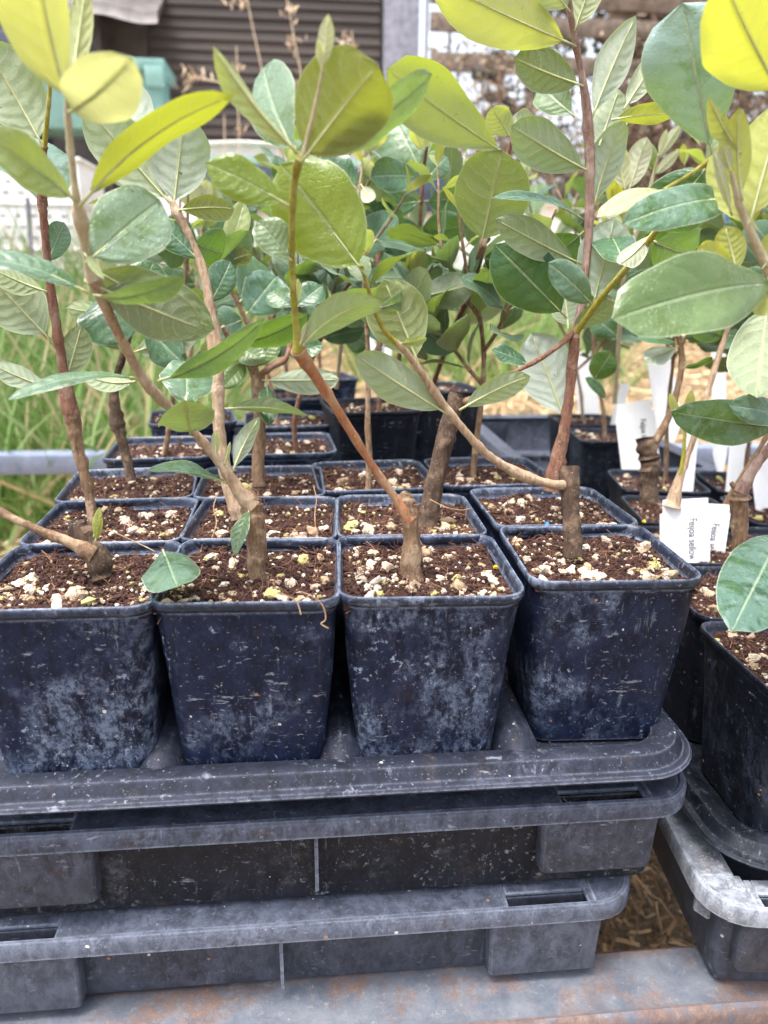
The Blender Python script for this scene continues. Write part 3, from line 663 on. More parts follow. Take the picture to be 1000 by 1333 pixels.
def soil_meshes(seed, dense):
    rnd = random.Random(seed); b = MB(); n = 22
    vs = [(SH*(2*i/n-1), SH*(2*j/n-1), soil_z(SH*(2*i/n-1), SH*(2*j/n-1), seed)) for j in range(n+1) for i in range(n+1)]
    b.add(vs, [(j*(n+1)+i, j*(n+1)+i+1, (j+1)*(n+1)+i+1, (j+1)*(n+1)+i) for j in range(n) for i in range(n)])
    top = b.mesh('soil', [M['soil']], smooth=True)
    b = MB()
    for k in range(1700 if dense else 700):
        x, y = rnd.uniform(-SH, SH)*.97, rnd.uniform(-SH, SH)*.97; s = rnd.uniform(.0004, .0012)*(1 if rnd.random() < .9 else 1.6)
        sc = Vector((rnd.uniform(.6, 1.5), rnd.uniform(.6, 1.5), rnd.uniform(.5, 1.1)))*s; rot = Matrix.Rotation(rnd.uniform(0, 6.3), 3, (rnd.random()+.01, rnd.random(), rnd.random()))
        p = Vector((x, y, soil_z(x, y, seed)+s*.5)); b.add([p+rot @ Vector((v.x*sc.x, v.y*sc.y, v.z*sc.z))*rnd.uniform(.75, 1.2) for v in IV], IF, 0)
    for k in range(1300 if dense else 450):
        x, y = rnd.uniform(-SH, SH)*.95, rnd.uniform(-SH, SH)*.95; a = rnd.uniform(0, 6.3); L = rnd.uniform(.003, .012); e = rnd.gauss(.25, .35)
        p = Vector((x, y, soil_z(x, y, seed)+.0008)); pts = [p]; w_ = rnd.uniform(.00010, .00024)
        for i in range(3):
            a += rnd.gauss(0, .5); e += rnd.gauss(-.25, .3)
            q = pts[-1]+Vector((math.cos(a)*math.cos(e), math.sin(a)*math.cos(e), math.sin(e)))*L/3
            q.x = max(-.041, min(.041, q.x)); q.y = max(-.041, min(.041, q.y)); pts.append(q)
        b.tube(pts, [w_]*4, 3, 1, caps=False)
    for k in range(100 if dense else 50):
        x, y = rnd.uniform(-SH, SH)*.97, rnd.uniform(-SH, SH)*.97; s = rnd.uniform(.0004, .0013)
        p = Vector((x, y, soil_z(x, y, seed)+s*.9)); b.add([p+Vector((v.x*rnd.uniform(.7, 1.3), v.y*rnd.uniform(.7, 1.3), v.z*rnd.uniform(.6, 1.1)))*s for v in IV], IF, 2)
    return top, b.mesh('soil_crumbs', [M['crumb'], M['fibre'], M['bits']])
SOILD = [soil_meshes(s, True) for s in range(3)]; SOILL = [soil_meshes(10+s, False) for s in range(2)]
def granule_mesh(seed):
    vs = []
    for v in IV2:
        k = 1+.55*noise.noise(v*1.3+Vector((seed*7.1, 0, 0)))+.45*noise.noise(v*2.9+Vector((seed*3.3, 5, 0)))+.2*noise.noise(v*6+Vector((seed, 5, 3))); vs.append(Vector((v.x, v.y*.78, v.z*.66))*k)
    b = MB(); b.add(vs, IF2); return b.mesh('perlite_granule', [M['perlite']], smooth=True)
GRAN = [granule_mesh(s) for s in range(9)]
POTS = {}
def pot(key, label, px=None, xy=None, yaw=0, rim_z=HT, gran=0, dense=False, dark=False, tilt=(0, 0), level=.0905):
    if px:
        p = on_z(px[0], px[1], rim_z); q = on_z(px[2], px[3], rim_z); d = q-p; yaw = math.atan2(d.y, d.x)*.8
        f = (p+q)/2; c = f+Vector((-math.sin(yaw), math.cos(yaw), 0))*.0445
    else: c = Vector((xy[0]+.0445, xy[1]+.0445, 0))
    rnd = random.Random(key); root = empty('plant_pot', (c.x, c.y, rim_z-HT), yaw); root.rotation_euler = (tilt[0], tilt[1], yaw)
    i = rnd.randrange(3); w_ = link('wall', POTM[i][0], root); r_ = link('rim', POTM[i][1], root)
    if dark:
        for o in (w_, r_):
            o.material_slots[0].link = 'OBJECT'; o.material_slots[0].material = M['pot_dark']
    sset = SOILD if dense else SOILL; j = rnd.randrange(len(sset)); top, cr = sset[j]
    s = link('soil', top, root, (0, 0, level)); turn = rnd.randrange(4)*math.pi/2; s.rotation_euler = (0, 0, turn)
    k = link('soil_crumbs', cr, s); k['kind'] = 'stuff'
    seed = (0 if dense else 10)+j
    for g in range(gran):
        sz = rnd.uniform(.0009, .0021) if rnd.random() < .68 else rnd.uniform(.0021, .0043)
        x, y = rnd.uniform(-.038, .038), rnd.uniform(-.038, .038)
        if dense and rnd.random() < .35: y = rnd.uniform(-.039, -.005)
        x_, y_ = (x*math.cos(-turn)-y*math.sin(-turn), x*math.sin(-turn)+y*math.cos(-turn))
        o = link('perlite_granule', GRAN[rnd.randrange(9)], s, (x_, y_, soil_z(x_, y_, seed)+sz*.35))
        o.rotation_euler = (rnd.uniform(-.5, .5), rnd.uniform(-.5, .5), rnd.uniform(0, 6.3)); o.scale = (sz, sz*rnd.uniform(.65, 1.35), sz*rnd.uniform(.7, 1.2))
    tag(root, label, 'plant pot', 'square black plant pots')
    POTS[key] = (root, c, s, rim_z-HT+level, turn)
    return root
B_ = 'square black plant pot '
pot('A1', B_+'in the front row, leftmost, cut by the left edge', (-65, 797, 188, 789), gran=85, dense=True)
pot('A2', B_+'in the front row, second from left, root over its rim', (190, 785, 440, 783), gran=85, dense=True)
pot('A3', B_+'in the front row, third from left, holding the broken tan stump', (442, 778, 686, 774), gran=125, dense=True)
pot('A4', B_+'in the front row, rightmost, holding the dark sawn stump', (692, 757, 926, 755), gran=125, dense=True)
pot('B1', B_+'in the second row, leftmost, directly behind the cut-off front pot', (22, 710, 232, 703), gran=65, dense=True)
pot('B2', B_+'in the second row, second from left, behind the small upright stump', (233, 703, 434, 703), gran=65, dense=True)
pot('B3', B_+'in the second row, third from left, holding a thick leaning stem', (438, 700, 640, 697), gran=85, dense=True)
pot('B4', B_+'in the second row, rightmost, holding the tall reddish stem', (648, 687, 838, 682), gran=65, dense=True)
pot('C1', B_+'in the third row, leftmost, next to the grass', (68, 655, 250, 646), gran=45, dense=True)
pot('C2', B_+'in the third row, second from left, low and half hidden', (258, 649, 416, 645), gran=40, dense=True)
pot('C3', B_+'in the third row, third from left, with a pale upright stem', (417, 640, 575, 634), gran=55, dense=True)
pot('C4', B_+'in the third row, rightmost, behind the horizontal branch', (578, 633, 735, 628), gran=50, dense=True)
pot('D1', B_+'in the fourth row at left beside the galvanised back rail', (136, 598, 271, 594), gran=30)
pot('D2', B_+'in the fourth row behind the orange branch', (303, 592, 437, 588), gran=30)
pot('E2', B_+'in the fifth row, just behind the one by the orange branch', (318, 556, 434, 553), gran=25)
pot('F1', B_+'at the back left, standing before the green grass', (193, 553, 308, 548), gran=20)
pot('F2', B_+'in the back of the second column, two behind the orange branch', (325, 520, 430, 518), rim_z=.108, gran=14)
pot('F3', B_+'in the middle distance, its whole dark front face showing', (435, 538, 553, 533), rim_z=.118, gran=35, dark=True)
pot('F4', B_+'in the middle distance, right of the other tall dark one', (540, 512, 634, 508), rim_z=.118, gran=20, dark=True)
pot('G2', B_+'farthest back, beside the white labels', (385, 496, 472, 492), rim_z=.108, gran=12)
Q = 'square black plant pot in the right group, '
ZR = .038
pot('Ra1', Q+'nearest, large at the right edge', xy=(.3135, -.0095), rim_z=ZR, gran=65, dense=True, dark=True, yaw=R(-1))
pot('Rb1', Q+'holding the forked brown stem', xy=(.323, .082), rim_z=ZR, gran=45, dense=True, dark=True, yaw=R(-3))
pot('Rc1', Q+'with the two printed labels in front', xy=(.338, .175), rim_z=ZR, gran=35, dense=True, dark=True, yaw=R(-5))
pot('Rd1', Q+'holding the short thick stump', xy=(.374, .268), rim_z=ZR, gran=35, dense=True, dark=True, yaw=R(-8))
pot('Re1', Q+'behind the printed label standing alone', xy=(.400, .372), rim_z=ZR, gran=25, dark=True, yaw=R(-10))
pot('Rf1', Q+'left of the blank white label', xy=(.415, .55), rim_z=.052, gran=20, dark=True, yaw=R(-6))
pot('Rg1', Q+'farthest, beside the straw', xy=(.425, .66), rim_z=.052, gran=10, dark=True)
pot('Rb2', Q+'at the right edge behind the round leaf', xy=(.417, .075), rim_z=ZR, gran=20, dark=True, yaw=R(-3))
pot('Rc2', Q+'right column, behind the forked stem', xy=(.434, .166), rim_z=ZR, gran=20, dark=True, yaw=R(-5))
pot('Rd2', Q+'right column, beside the narrow label', xy=(.470, .258), rim_z=ZR, gran=20, dark=True, yaw=R(-8))
pot('Re2', Q+'right column, farthest, behind the leaning stem', xy=(.496, .358), rim_z=ZR, gran=15, dark=True, yaw=R(-10))
def extra(key, px, mat, size, label):
    root, c, s, z, turn = POTS[key]; p = on_z(px[0], px[1], z+.001)
    l = Matrix.Rotation(-(root.rotation_euler.z+turn), 3, 'Z') @ (p-Vector((c.x, c.y, p.z))); o = link('fertiliser_prill', GRAN[2].copy(), s, (l.x, l.y, .0032)); o.data.materials[0] = mat; o.scale = (size,)*3; o['label'] = label
extra('A4', (712, 686), M['prill'], .0017, 'bright blue fertiliser prill')
extra('A4', (838, 683), M['yellow_prill'], .0016, 'yellow fertiliser prill')
extra('A3', (645, 743), M['yellow_prill'], .0017, 'yellow fertiliser prill')

def root_strand(key, pts):
    """fine root hanging over a pot's rim; pts: (px, py, depth)"""
    root, c, s_, z, t_ = POTS[key]; inv = (Matrix.Translation(root.location) @ Matrix.Rotation(root.rotation_euler.z, 4, 'Z')).inverted()
    P = [inv @ at(*p) for p in pts]; sp = smooth_path([(*p, .0004) for p in P], 4)
    b = MB(); b.tube([q[:3] for q in sp], [.00030]*len(sp), 5, rough=.3); link('root_strand', b.mesh('root_strand', [M['root']], smooth=True), root)

# ================================================================== plants
def leaf_mesh(L, W, bend=.3, fold=.15, shape='e', wave=.03, seed=0, pet=.09, nu=10, nv=14, curl=0.):
    rnd = random.Random(seed); b = MB()
    a, c = {'e': (.82, .66), 'o': (.95, .52), 'n': (.9, .85), 'r': (.68, .54)}[shape]
    tw = rnd.uniform(-.25, .25); wave *= rnd.uniform(.8, 2.6); bend *= rnd.uniform(.9, 1.6); curl += rnd.uniform(-.15, .25)
    pk = a/(a+c); mx = pk**a*(1-pk)**c
    # centre line: arc whose chord is the y axis
    n = 40; pts = [Vector((0, 0))]
    for i in range(n):
        th = bend*(.5-(i+.5)/n); pts.append(pts[-1]+Vector((math.cos(th), math.sin(th))))
    ch = pts[-1].length; an = math.atan2(pts[-1].y, pts[-1].x)
    ca, sa = math.cos(-an), math.sin(-an)
    pts = [Vector(((p.x*ca-p.y*sa), (p.x*sa+p.y*ca)))*(L/ch) for p in pts]
    def cen(t):
        f = t*n; i = min(n-1, int(f)); return pts[i].lerp(pts[i+1], f-i)
    ph = rnd.uniform(0, 6.3); vs = []; uvs = []; t0 = pet
    asym = rnd.uniform(-.05, .05)
    for j in range(nv+1):
        v = j/nv; v_ = v if 0 < v < 1 else v
        hw = W/2*((max(v, 0)**a)*(max(1-v, 0)**c)/mx) if 0 < v < 1 else (W*.006)
        t = t0+(1-t0)*v; cp = cen(t); tn = (cen(min(1, t+.02))-cen(max(0, t-.02))); tn.normalize(); nm = Vector((-tn.y, tn.x))
        for i in range(nu+1):
            s = 2*i/nu-1; s_ = math.copysign(abs(s)**.9, s)
            x = s_*hw*(1+asym*math.copysign(1, s)+.09*noise.noise(Vector((v*3.2, seed*1.7, math.copysign(2, s))))+.03*noise.noise(Vector((v*11, seed*1.7, math.copysign(2, s))))); ax = abs(x)
            z = fold*ax+curl*ax*ax/max(W, 1e-5)*1.6+wave*W*abs(s)**1.5*math.sin(v*9+ph+(2.1 if s > 0 else 0))*(hw/(W/2))
            z += .012*W*noise.noise(Vector((x/W*5+seed, v*6, 0)))
            z -= .05*W*abs(s)**6*(hw/(W/2)); z += .06*W*noise.noise(Vector((s*1.6+seed, v*3.1, 4.)))*abs(s)+x*tw*(v-.3); q = cp+nm*z; vs.append((x, q.x, q.y)); uvs.append((i/nu, v))
    k = nu+1
    b.add(vs, [(j*k+i, j*k+i+1, (j+1)*k+i+1, (j+1)*k+i) for j in range(nv) for i in range(nu)], 0)
    nf = len(b.f); nvt = len(b.v)
    mr = [];
    for i in range(9):
        t = i/8; cp = cen(t*.93); off = -.00035 if t > t0 else 0
        mr.append(((0, cp.x, cp.y+off), max(.00018, (.00065 if L > .03 else .0005)*(1-.85*t))))
    b.tube([m[0] for m in mr], [m[1] for m in mr], 5, 1)
    me = bpy.data.meshes.new('leaf'); me.from_pydata(b.v, [], b.f); me.materials.append(M['leaf']); me.materials.append(M['midrib'])
    me.polygons.foreach_set('material_index', b.m); me.polygons.foreach_set('use_smooth', [True]*len(b.f))
    ul = me.uv_layers.new(name='UVMap')
    for p in me.polygons:
        for li in p.loop_indices:
            vi = me.loops[li].vertex_index
            ul.data[li].uv = uvs[vi] if vi < nvt else (.5, .5)
    me.update(); return me
LC = [0]
def leaf(root, bx, by, zb, tx, ty, zt, wpx, side='U', roll=0, bend=.35, fold=.12, shape='e', age=0., wax_sheen=.35, dark=0., curl=0., name='leaf', wave=.03):
    P = at(bx, by, zb); Q = at(tx, ty, zt); y = Q-P; L = y.length; y.normalize(); mid = (P+Q)/2
    W = .9*wpx*((zb+zt)/2)/FPX; view = (CAM-mid).normalized(); n = view-y*view.dot(y); n.normalize()
    n = Matrix.Rotation(R(roll), 3, y) @ n
    if side == 'U': n = -n
    x = y.cross(n); LC[0] += 1
    me = leaf_mesh(L, W, bend, fold, shape, wave, LC[0], curl=curl)
    off = P-(root.location if root else Vector())
    mw = Matrix.Translation(off) @ Matrix((x, y, n)).transposed().to_4x4()
    o = link(name, me, root, mw=mw); o.color = (age, wax_sheen, dark, 1)
    return o
def smooth_path(pts, k=4):
    out = []
    n = len(pts)
    for i in range(n-1):
        p0, p1, p2, p3 = pts[max(0, i-1)], pts[i], pts[i+1], pts[min(n-1, i+2)]
        for j in range(k):
            t = j/k; out.append(tuple(.5*((2*b)+(c-a)*t+(2*a-5*b+4*c-d)*t*t+(3*b-a-3*c+d)*t**3) for a, b, c, d in zip(p0, p1, p2, p3)))
    out.append(tuple(pts[-1])); return out
def stem(root, pts, mat, name='stem', rough=.28, nodes=(), seed=0, sub=5):
    """pts: (px, py, depth, radius in px)"""
    w3 = [(*at(x, y, z), r*(1. if name == 'stump' else .60+.30*min(1, max(0, (r-7.5)/4)))*z/FPX) for x, y, z, r in pts]; sp = smooth_path(w3, sub); rnd = random.Random(seed+len(pts))
    rad = []
    for i, q in enumerate(sp):
        r = q[3]*(1+.10*noise.noise(Vector((i*.45, seed, 0))))
        if i % 6 == 3 and name != 'stump': r *= 1.05+.12*rnd.random()
        rad.append(max(.0004, r))
    b = MB(); b.tube([q[:3] for q in sp], rad, 10, rough=rough, seed=seed)
    return b.build(name, M[mat], root, root.location, smooth=True)
def plant(label, px=None, z=None, key=None, world=None):
    loc = at(px[0], px[1], z) if px else world
    r = empty('feijoa_plant', loc); tag(r, label, 'plant', 'young feijoa plants'); return r
U, T = 'U', 'T'

# --- front row, first pot: cut stump with a side branch
p = plant('cut-back stump with one bare branch running out of the left edge', (134, 748), .378)
stem(p, [(136, 756, .378, 15), (126, 728, .377, 15), (112, 705, .376, 14), (101, 684, .375, 12), (97, 678, .375, 9)], 'bark_dark', 'stump', .5, seed=1)
stem(p, [(122, 722, .372, 13), (95, 708, .369, 10), (60, 694, .365, 8.5), (20, 676, .360, 8), (-20, 655, .355, 7.5), (-70, 632, .35, 7)], 'bark', 'branch', .3, seed=2)
leaf(p, 124, 706, .372, 132, 672, .372, 11, T, 30, .2, age=.9)
leaf(p, 122, 700, .37, 130, 660, .368, 12, T, 0, .2, age=.8, shape='n')
leaf(p, -30, 640, .352, -80, 560, .34, 60, T)

# --- front row, second pot: long stem crossing up to the top left
p = plant('plant whose long slanting stem crosses up to the blurred top-left leaf', (336, 752), .378)
stem(p, [(338, 760, .379, 13), (334, 735, .378, 13), (334, 700, .376, 14), (328, 668, .374, 14), (326, 648, .374, 12), (330, 636, .374, 7)], 'bark', 'stump', .45, seed=3)
stem(p, [(330, 660, .373, 13), (312, 640, .370, 11), (290, 608, .365, 9), (265, 576, .357, 8.5), (236, 545, .348, 8.5), (206, 516, .338, 9.5), (186, 492, .33, 9), (165, 455, .318, 9), (142, 408, .303, 9.5), (121, 362, .288, 11)], 'bark_pale', 'branch', .25, seed=4)
stem(p, [(121, 362, .288, 10.5), (112, 325, .278, 8.5), (105, 285, .265, 11), (99, 255, .258, 8), (93, 205, .25, 7.5), (89, 160, .242, 7.5), (88, 138, .238, 6.5), (86, 112, .233, 3)], 'pale_stem', 'shoot', .15, seed=5)
leaf(p, 90, 142, .238, 44, -80, .205, 112, U, 26, .35, .9, 'e', .78, .4)
leaf(p, 90, 146, .238, 172, 76, .200, 92, T, 16, .3, .05, 'r', .9, .9)
leaf(p, 92, 118, .245, 112, -20, .25, 36, U, 0, .3, .2, 'e', .7)
leaf(p, 104, 268, .258, 304, 124, .238, 88, U, 54, .45, .25, 'e', .60, .0, .6)
leaf(p, 100, 262, .258, -40, 168, .222, 72, T, 30, .45, .15, 'e', .38, .5)
leaf(p, 112, 342, .277, 208, 262, .298, 104, T, -5, .25, .05, 'r', .12, .95)
leaf(p, 122, 384, .290, 240, 358, .262, 50, T, 52, .5, .2, 'e', .08, .7)
leaf(p, 116, 382, .289, -30, 335, .272, 58, T, 56, .4, .2, 'e', .02, .6)
leaf(p, 110, 330, .276, 136, 364, .262, 12, T, 0, .2, .2, 'n', .5, .8)
leaf(p, 124, 372, .289, 263, 428, .318, 78, U, -6, .35, .1, 'e', 0, .12, .45)
leaf(p, 116, 348, .283, 280, 428, .335, 96, U, -14, .4, .1, 'e', 0, .05, .6)
leaf(p, 186, 493, .330, 10, 521, .300, 46, T, 70, .5, .2, 'e', .05, .6)
leaf(p, 178, 496, .329, 108, 488, .327, 36, U, 40, .9, .1, 'e', 0, .2, .2)
leaf(p, 242, 530, .349, 244, 470, .372, 76, T, 5, .2, .02, 'r', .05, .6)
leaf(p, 248, 566, .352, 240, 521, .312, 82, U, 0, .3, -.1, 'r', .05, .25)
leaf(p, 206, 496, .337, 344, 415, .322, 52, T, 48, .5, .2, 'n', .05, .75)
leaf(p, 300, 630, .368, 192, 612, .345, 40, T, 66, .35, .2, 'n', .05, .6)
leaf(p, 303, 614, .366, 338, 543, .366, 28, U, 20, .6, .2, 'n', 0, .85)
leaf(p, 281, 594, .361, 281, 561, .356, 13, U, 0, .2, .2, 'e', .75, .8)
leaf(p, 292, 606, .363, 300, 575, .36, 7, U, 0, .2, .2, 'n', .8, .8)
leaf(p, 326, 660, .371, 306, 724, .358, 24, T, 25, .5, .2, 'n', .1, .4)

# --- second row, first pot: dark reddish upright stem at the left
p = plant('plant with an upright reddish-brown stem near the left edge', (121, 682), .455)
stem(p, [(123, 690, .456, 9), (119, 660, .455, 9), (110, 615, .45, 9.5), (101, 580, .446, 10), (95, 550, .442, 11), (92, 534, .44, 12.5)], 'bark', 'stem_base', .3, seed=6)
stem(p, [(93, 538, .44, 12.5), (82, 480, .432, 9), (76, 440, .426, 9), (67, 385, .416, 8.5), (62, 335, .406, 8), (57, 285, .396, 8), (55, 262, .392, 9), (54, 225, .385, 6.5), (58, 190, .378, 7.5)], 'bark_red', 'stem', .3, seed=7)
stem(p, [(58, 192, .378, 6), (61, 160, .372, 5), (64, 130, .366, 4.5), (66, 90, .36, 4)], 'green_stem', 'shoot', .1, seed=8)
leaf(p, 57, 192, .378, -22, 52, .362, 98, U, -4, .3, .1, 'e', .1, .35)
leaf(p, 66, 95, .36, 40, 10, .36, 50, U, 0, .3, .1, 'e', .3, .35)
leaf(p, 52, 272, .392, 42, 180, .44, 108, T, 5, .25, .05, 'r', 0, .75)
leaf(p, 60, 345, .406, 84, 290, .43, 36, T, 0, .2, .1, 'r', 0, .3)
leaf(p, 66, 442, .425, -20, 352, .41, 86, U, 6, .3, .08, 'e', 0, .35, .35)
leaf(p, 84, 500, .434, 106, 424, .436, 44, U, -12, .4, .15, 'e', .05, .1, .5)
leaf(p, 68, 506, .434, -18, 470, .42, 36, U, 25, .5, .15, 'e', 0, .3)
leaf(p, 62, 380, .413, -18, 345, .40, 44, U, 40, .4, .15, 'e', .05, .1, .6)
leaf(p, 70, 452, .428, 36, 402, .426, 8, U, 0, .2, .2, 'n', .7, .7)
leaf(p, 66, 448, .427, 46, 408, .424, 8, U, 0, .2, .2, 'n', .75, .7)

# --- third row, first pot
p = plant('plant with a short dark stem beside the grass, left of centre', (168, 618), .54)
stem(p, [(171, 626, .541, 9), (166, 602, .54, 8.5), (158, 570, .538, 9), (154, 552, .537, 11), (149, 520, .533, 9), (152, 490, .53, 8), (166, 445, .525, 7), (178, 405, .52, 6)], 'bark_dark', 'stem', .35, seed=9)
leaf(p, 132, 376, .5, 160, 447, .49, 86, T, 10, .3, .05, 'r', 0, .3)
leaf(p, 176, 412, .52, 86, 400, .5, 40, U, 30, .3, .1, 'e', .1, .1, .4)
leaf(p, 170, 460, .525, 256, 428, .50, 52, U, -10, .4, .1, 'e', 0, .7)
leaf(p, 178, 405, .52, 200, 340, .52, 60, T, 0, .3, .1, 'e', 0, .1)
leaf(p, 160, 460, .525, 132, 408, .51, 50, U, 0, .3, .1, 'e', 0, .1, .6)
leaf(p, 186, 420, .52, 236, 470, .50, 60, T, 15, .3, .1, 'e', 0, .35)

# --- second row, second pot: pale stem with grey leaf undersides
p = plant('plant with a pale straight stem and grey veined leaf undersides at upper left', (308, 668), .455)
stem(p, [(310, 676, .456, 11), (303, 650, .455, 11), (293, 610, .452, 10.5), (286, 565, .448, 10), (284, 520, .445, 10), (283, 480, .442, 10.5), (280, 448, .44, 12), (274, 400, .436, 9), (264, 350, .432, 8.5), (246, 308, .428, 8), (232, 280, .424, 9), (224, 262, .422, 7)], 'bark_pale', 'stem', .25, seed=10)
leaf(p, 226, 272, .423, 240, 148, .41, 88, U, 0, .3, .06, 'e', .02, .75)
leaf(p, 224, 268, .423, 112, 136, .40, 78, U, 10, .35, .06, 'e', .1, .3)
leaf(p, 180, 205, .43, 150, 98, .44, 84, U, -6, .35, .06, 'e', .05, .8)
leaf(p, 228, 274, .422, 305, 272, .402, 38, U, 18, .5, .05, 'e', .22, 0, .8)
leaf(p, 262, 342, .431, 200, 285, .42, 46, T, 30, .4, .1, 'e', 0, .5)
leaf(p, 245, 308, .428, 205, 330, .44, 60, T, 0, .3, .1, 'r', 0, 0)
leaf(p, 250, 315, .428, 290, 330, .45, 66, T, 10, .3, .1, 'r', 0, .25)
leaf(p, 272, 398, .436, 300, 340, .44, 44, T, 10, .4, .1, 'e', 0, .45)
stem(p, [(226, 266, .422, 4), (200, 225, .425, 3.5), (180, 205, .43, 3)], 'pale_stem', 'shoot', .1, seed=11)

# --- third row, second pot: forked brown stem
p = plant('plant with a forked brown stem behind the slanting orange branch', (336, 626), .54)
stem(p, [(337, 634, .541, 10), (336, 600, .54, 10), (338, 560, .537, 10), (337, 520, .533, 10), (335, 488, .53, 11)], 'bark', 'stem', .3, seed=12)
stem(p, [(334, 490, .53, 9), (322, 470, .525, 8), (306, 452, .52, 7), (296, 436, .515, 6), (290, 425, .51, 5)], 'bark', 'branch', .3, seed=13)
stem(p, [(338, 488, .53, 7), (355, 477, .53, 6.5), (372, 467, .53, 6), (380, 440, .53, 5), (384, 400, .525, 4)], 'bark_red', 'branch', .2, seed=14)
stem(p, [(334, 485, .53, 6), (328, 440, .53, 5), (318, 412, .528, 5), (300, 375, .522, 4.5), (286, 347, .518, 4)], 'bark_red', 'branch', .2, seed=15)
leaf(p, 340, 495, .528, 442, 494, .50, 38, U, -8, .35, .1, 'e', .05, .35)
leaf(p, 347, 497, .528, 351, 554, .51, 28, T, 0, .4, .15, 'e', 0, .1)
leaf(p, 292, 532, .52, 400, 540, .48, 34, U, 52, .4, .2, 'e', 0, .4)
leaf(p, 298, 447, .516, 400, 408, .49, 56, T, 48, .5, .2, 'e', .02, .2)
leaf(p, 276, 350, .515, 324, 300, .50, 42, T, 20, .5, .2, 'e', .1, .7)
leaf(p, 284, 346, .515, 328, 330, .50, 26, U, 20, .4, .1, 'e', .25, 0, .7)
leaf(p, 288, 352, .52, 318, 262, .53, 36, T, 10, .4, .15, 'e', .5, .6)
leaf(p, 318, 412, .53, 360, 360, .56, 70, T, 0, .3, .05, 'r', 0, .7)
leaf(p, 320, 415, .53, 280, 430, .55, 56, T, 10, .3, .05, 'r', 0, .6)
leaf(p, 310, 395, .53, 352, 352, .57, 80, T, 0, .3, .05, 'r', 0, .55)
for bx, by, tx, ty, w_, s in ((318, 468, 278, 492, 30, U), (322, 472, 290, 505, 28, T), (330, 480, 362, 440, 34, T), (306, 452, 345, 470, 36, T), (372, 468, 348, 430, 34, T), (374, 466, 420, 448, 30, T), (300, 450, 262, 462, 34, U), (384, 402, 420, 372, 40, T), (384, 402, 352, 380, 36, T)):
    leaf(p, bx, by, .53, tx, ty, .53+random.uniform(-.02, .03), w_, s, random.uniform(-30, 30), .4, .15, 'e', random.choice((0, .05, .2)), random.uniform(.1, .5), random.uniform(0, .3))
leaf(p, 384, 400, .525, 388, 362, .52, 14, U, 0, .2, .2, 'n', .9)

# --- front row, third pot: orange branch turning into a yellow-green shoot
p = plant('plant with a broken stump and orange-brown branch rising to a yellow-green shoot', (536, 756), .384)
stem(p, [(537, 764, .385, 13), (535, 735, .384, 13), (536, 700, .383, 12), (532, 668, .381, 13), (529, 648, .380, 10), (531, 640, .38, 5)], 'bark', 'stump', .45, seed=16)
stem(p, [(534, 676, .380, 12), (516, 650, .376, 8.5), (492, 617, .368, 8), (462, 570, .355, 8.5), (432, 522, .340, 9), (406, 483, .325, 10), (388, 455, .313, 12)], 'bark_orange', 'branch', .12, seed=17)
stem(p, [(388, 458, .313, 10), (386, 430, .308, 7.5), (382, 380, .298, 7), (380, 320, .286, 7), (381, 270, .275, 7.5), (384, 232, .267, 8), (390, 205, .260, 9)], 'green_stem', 'shoot', .06, seed=18)
leaf(p, 392, 212, .26, 492, 84, .240, 138, U, 8, .5, .12, 'r', .55, .0, .8, curl=.3)
leaf(p, 376, 268, .272, 268, 212, .262, 62, T, 22, .4, .15, 'e', .42, .0, 0)
leaf(p, 388, 200, .26, 278, 60, .232, 46, U, 48, .5, .3, 'e', .5, .2)
leaf(p, 388, 205, .26, 344, 88, .285, 88, T, -30, .3, .1, 'r', .1, .7)
leaf(p, 394, 202, .26, 562, 96, .268, 78, T, 40, .45, .15, 'e', .15, .9)
leaf(p, 398, 195, .262, 500, 140, .29, 60, T, 20, .4, .1, 'e', .1, .7)
leaf(p, 420, 92, .242, 428, 18, .236, 24, U, 0, .25, .3, 'n', .85, .9)
leaf(p, 420, 95, .242, 414, 50, .236, 12, U, 0, .2, .3, 'n', .8, .9)
stem(p, [(394, 205, .26, 5), (410, 140, .25, 4), (420, 92, .242, 3.5)], 'pale_stem', 'shoot', .1, seed=19)
leaf(p, 380, 340, .288, 336, 288, .285, 52, T, 15, .5, .2, 'r', .2, .85)
leaf(p, 386, 458, .312, 496, 393, .292, 62, U, 42, .75, .1, 'e', .02, .45)
leaf(p, 390, 450, .31, 402, 418, .306, 12, U, 0, .2, .2, 'n', .85, .9)

# --- front row, fourth pot: sawn stump with a branch running left
p = plant('plant with a dark sawn stump and a pale branch running left across the picture', (745, 714), .402)
stem(p, [(747, 724, .403, 12), (745, 695, .402, 12), (744, 660, .401, 12), (742, 630, .400, 12.5), (741, 607, .400, 11.5)], 'bark_dark', 'stump', .3, seed=20)
stem(p, [(735, 632, .398, 9), (712, 629, .396, 8.5), (680, 619, .392, 10), (652, 604, .387, 8.5), (628, 586, .381, 8.5), (600, 555, .372, 8), (572, 520, .362, 8.5), (552, 490, .354, 8), (532, 462, .346, 7.5), (516, 446, .341, 7)], 'bark_pale', 'branch', .25, seed=21)
stem(p, [(516, 446, .341, 6), (500, 430, .336, 5), (488, 405, .328, 4.5), (478, 370, .318, 4.5), (470, 345, .31, 4)], 'green_stem', 'shoot', .1, seed=22)
leaf(p, 584, 540, .366, 463, 462, .340, 60, U, 8, .35, .08, 'e', .02, .3, .1)
leaf(p, 598, 534, .370, 690, 489, .352, 40, U, 20, .5, .1, 'e', .03, .4)
leaf(p, 545, 474, .35, 500, 364, .338, 88, U, 0, .3, .08, 'e', .18, 0, .45)
leaf(p, 476, 358, .312, 366, 214, .302, 128, T, 4, .25, .02, 'r', .48, .0, 0)
leaf(p, 520, 448, .342, 556, 440, .335, 18, T, 30, .4, .2, 'n', .5, .8)
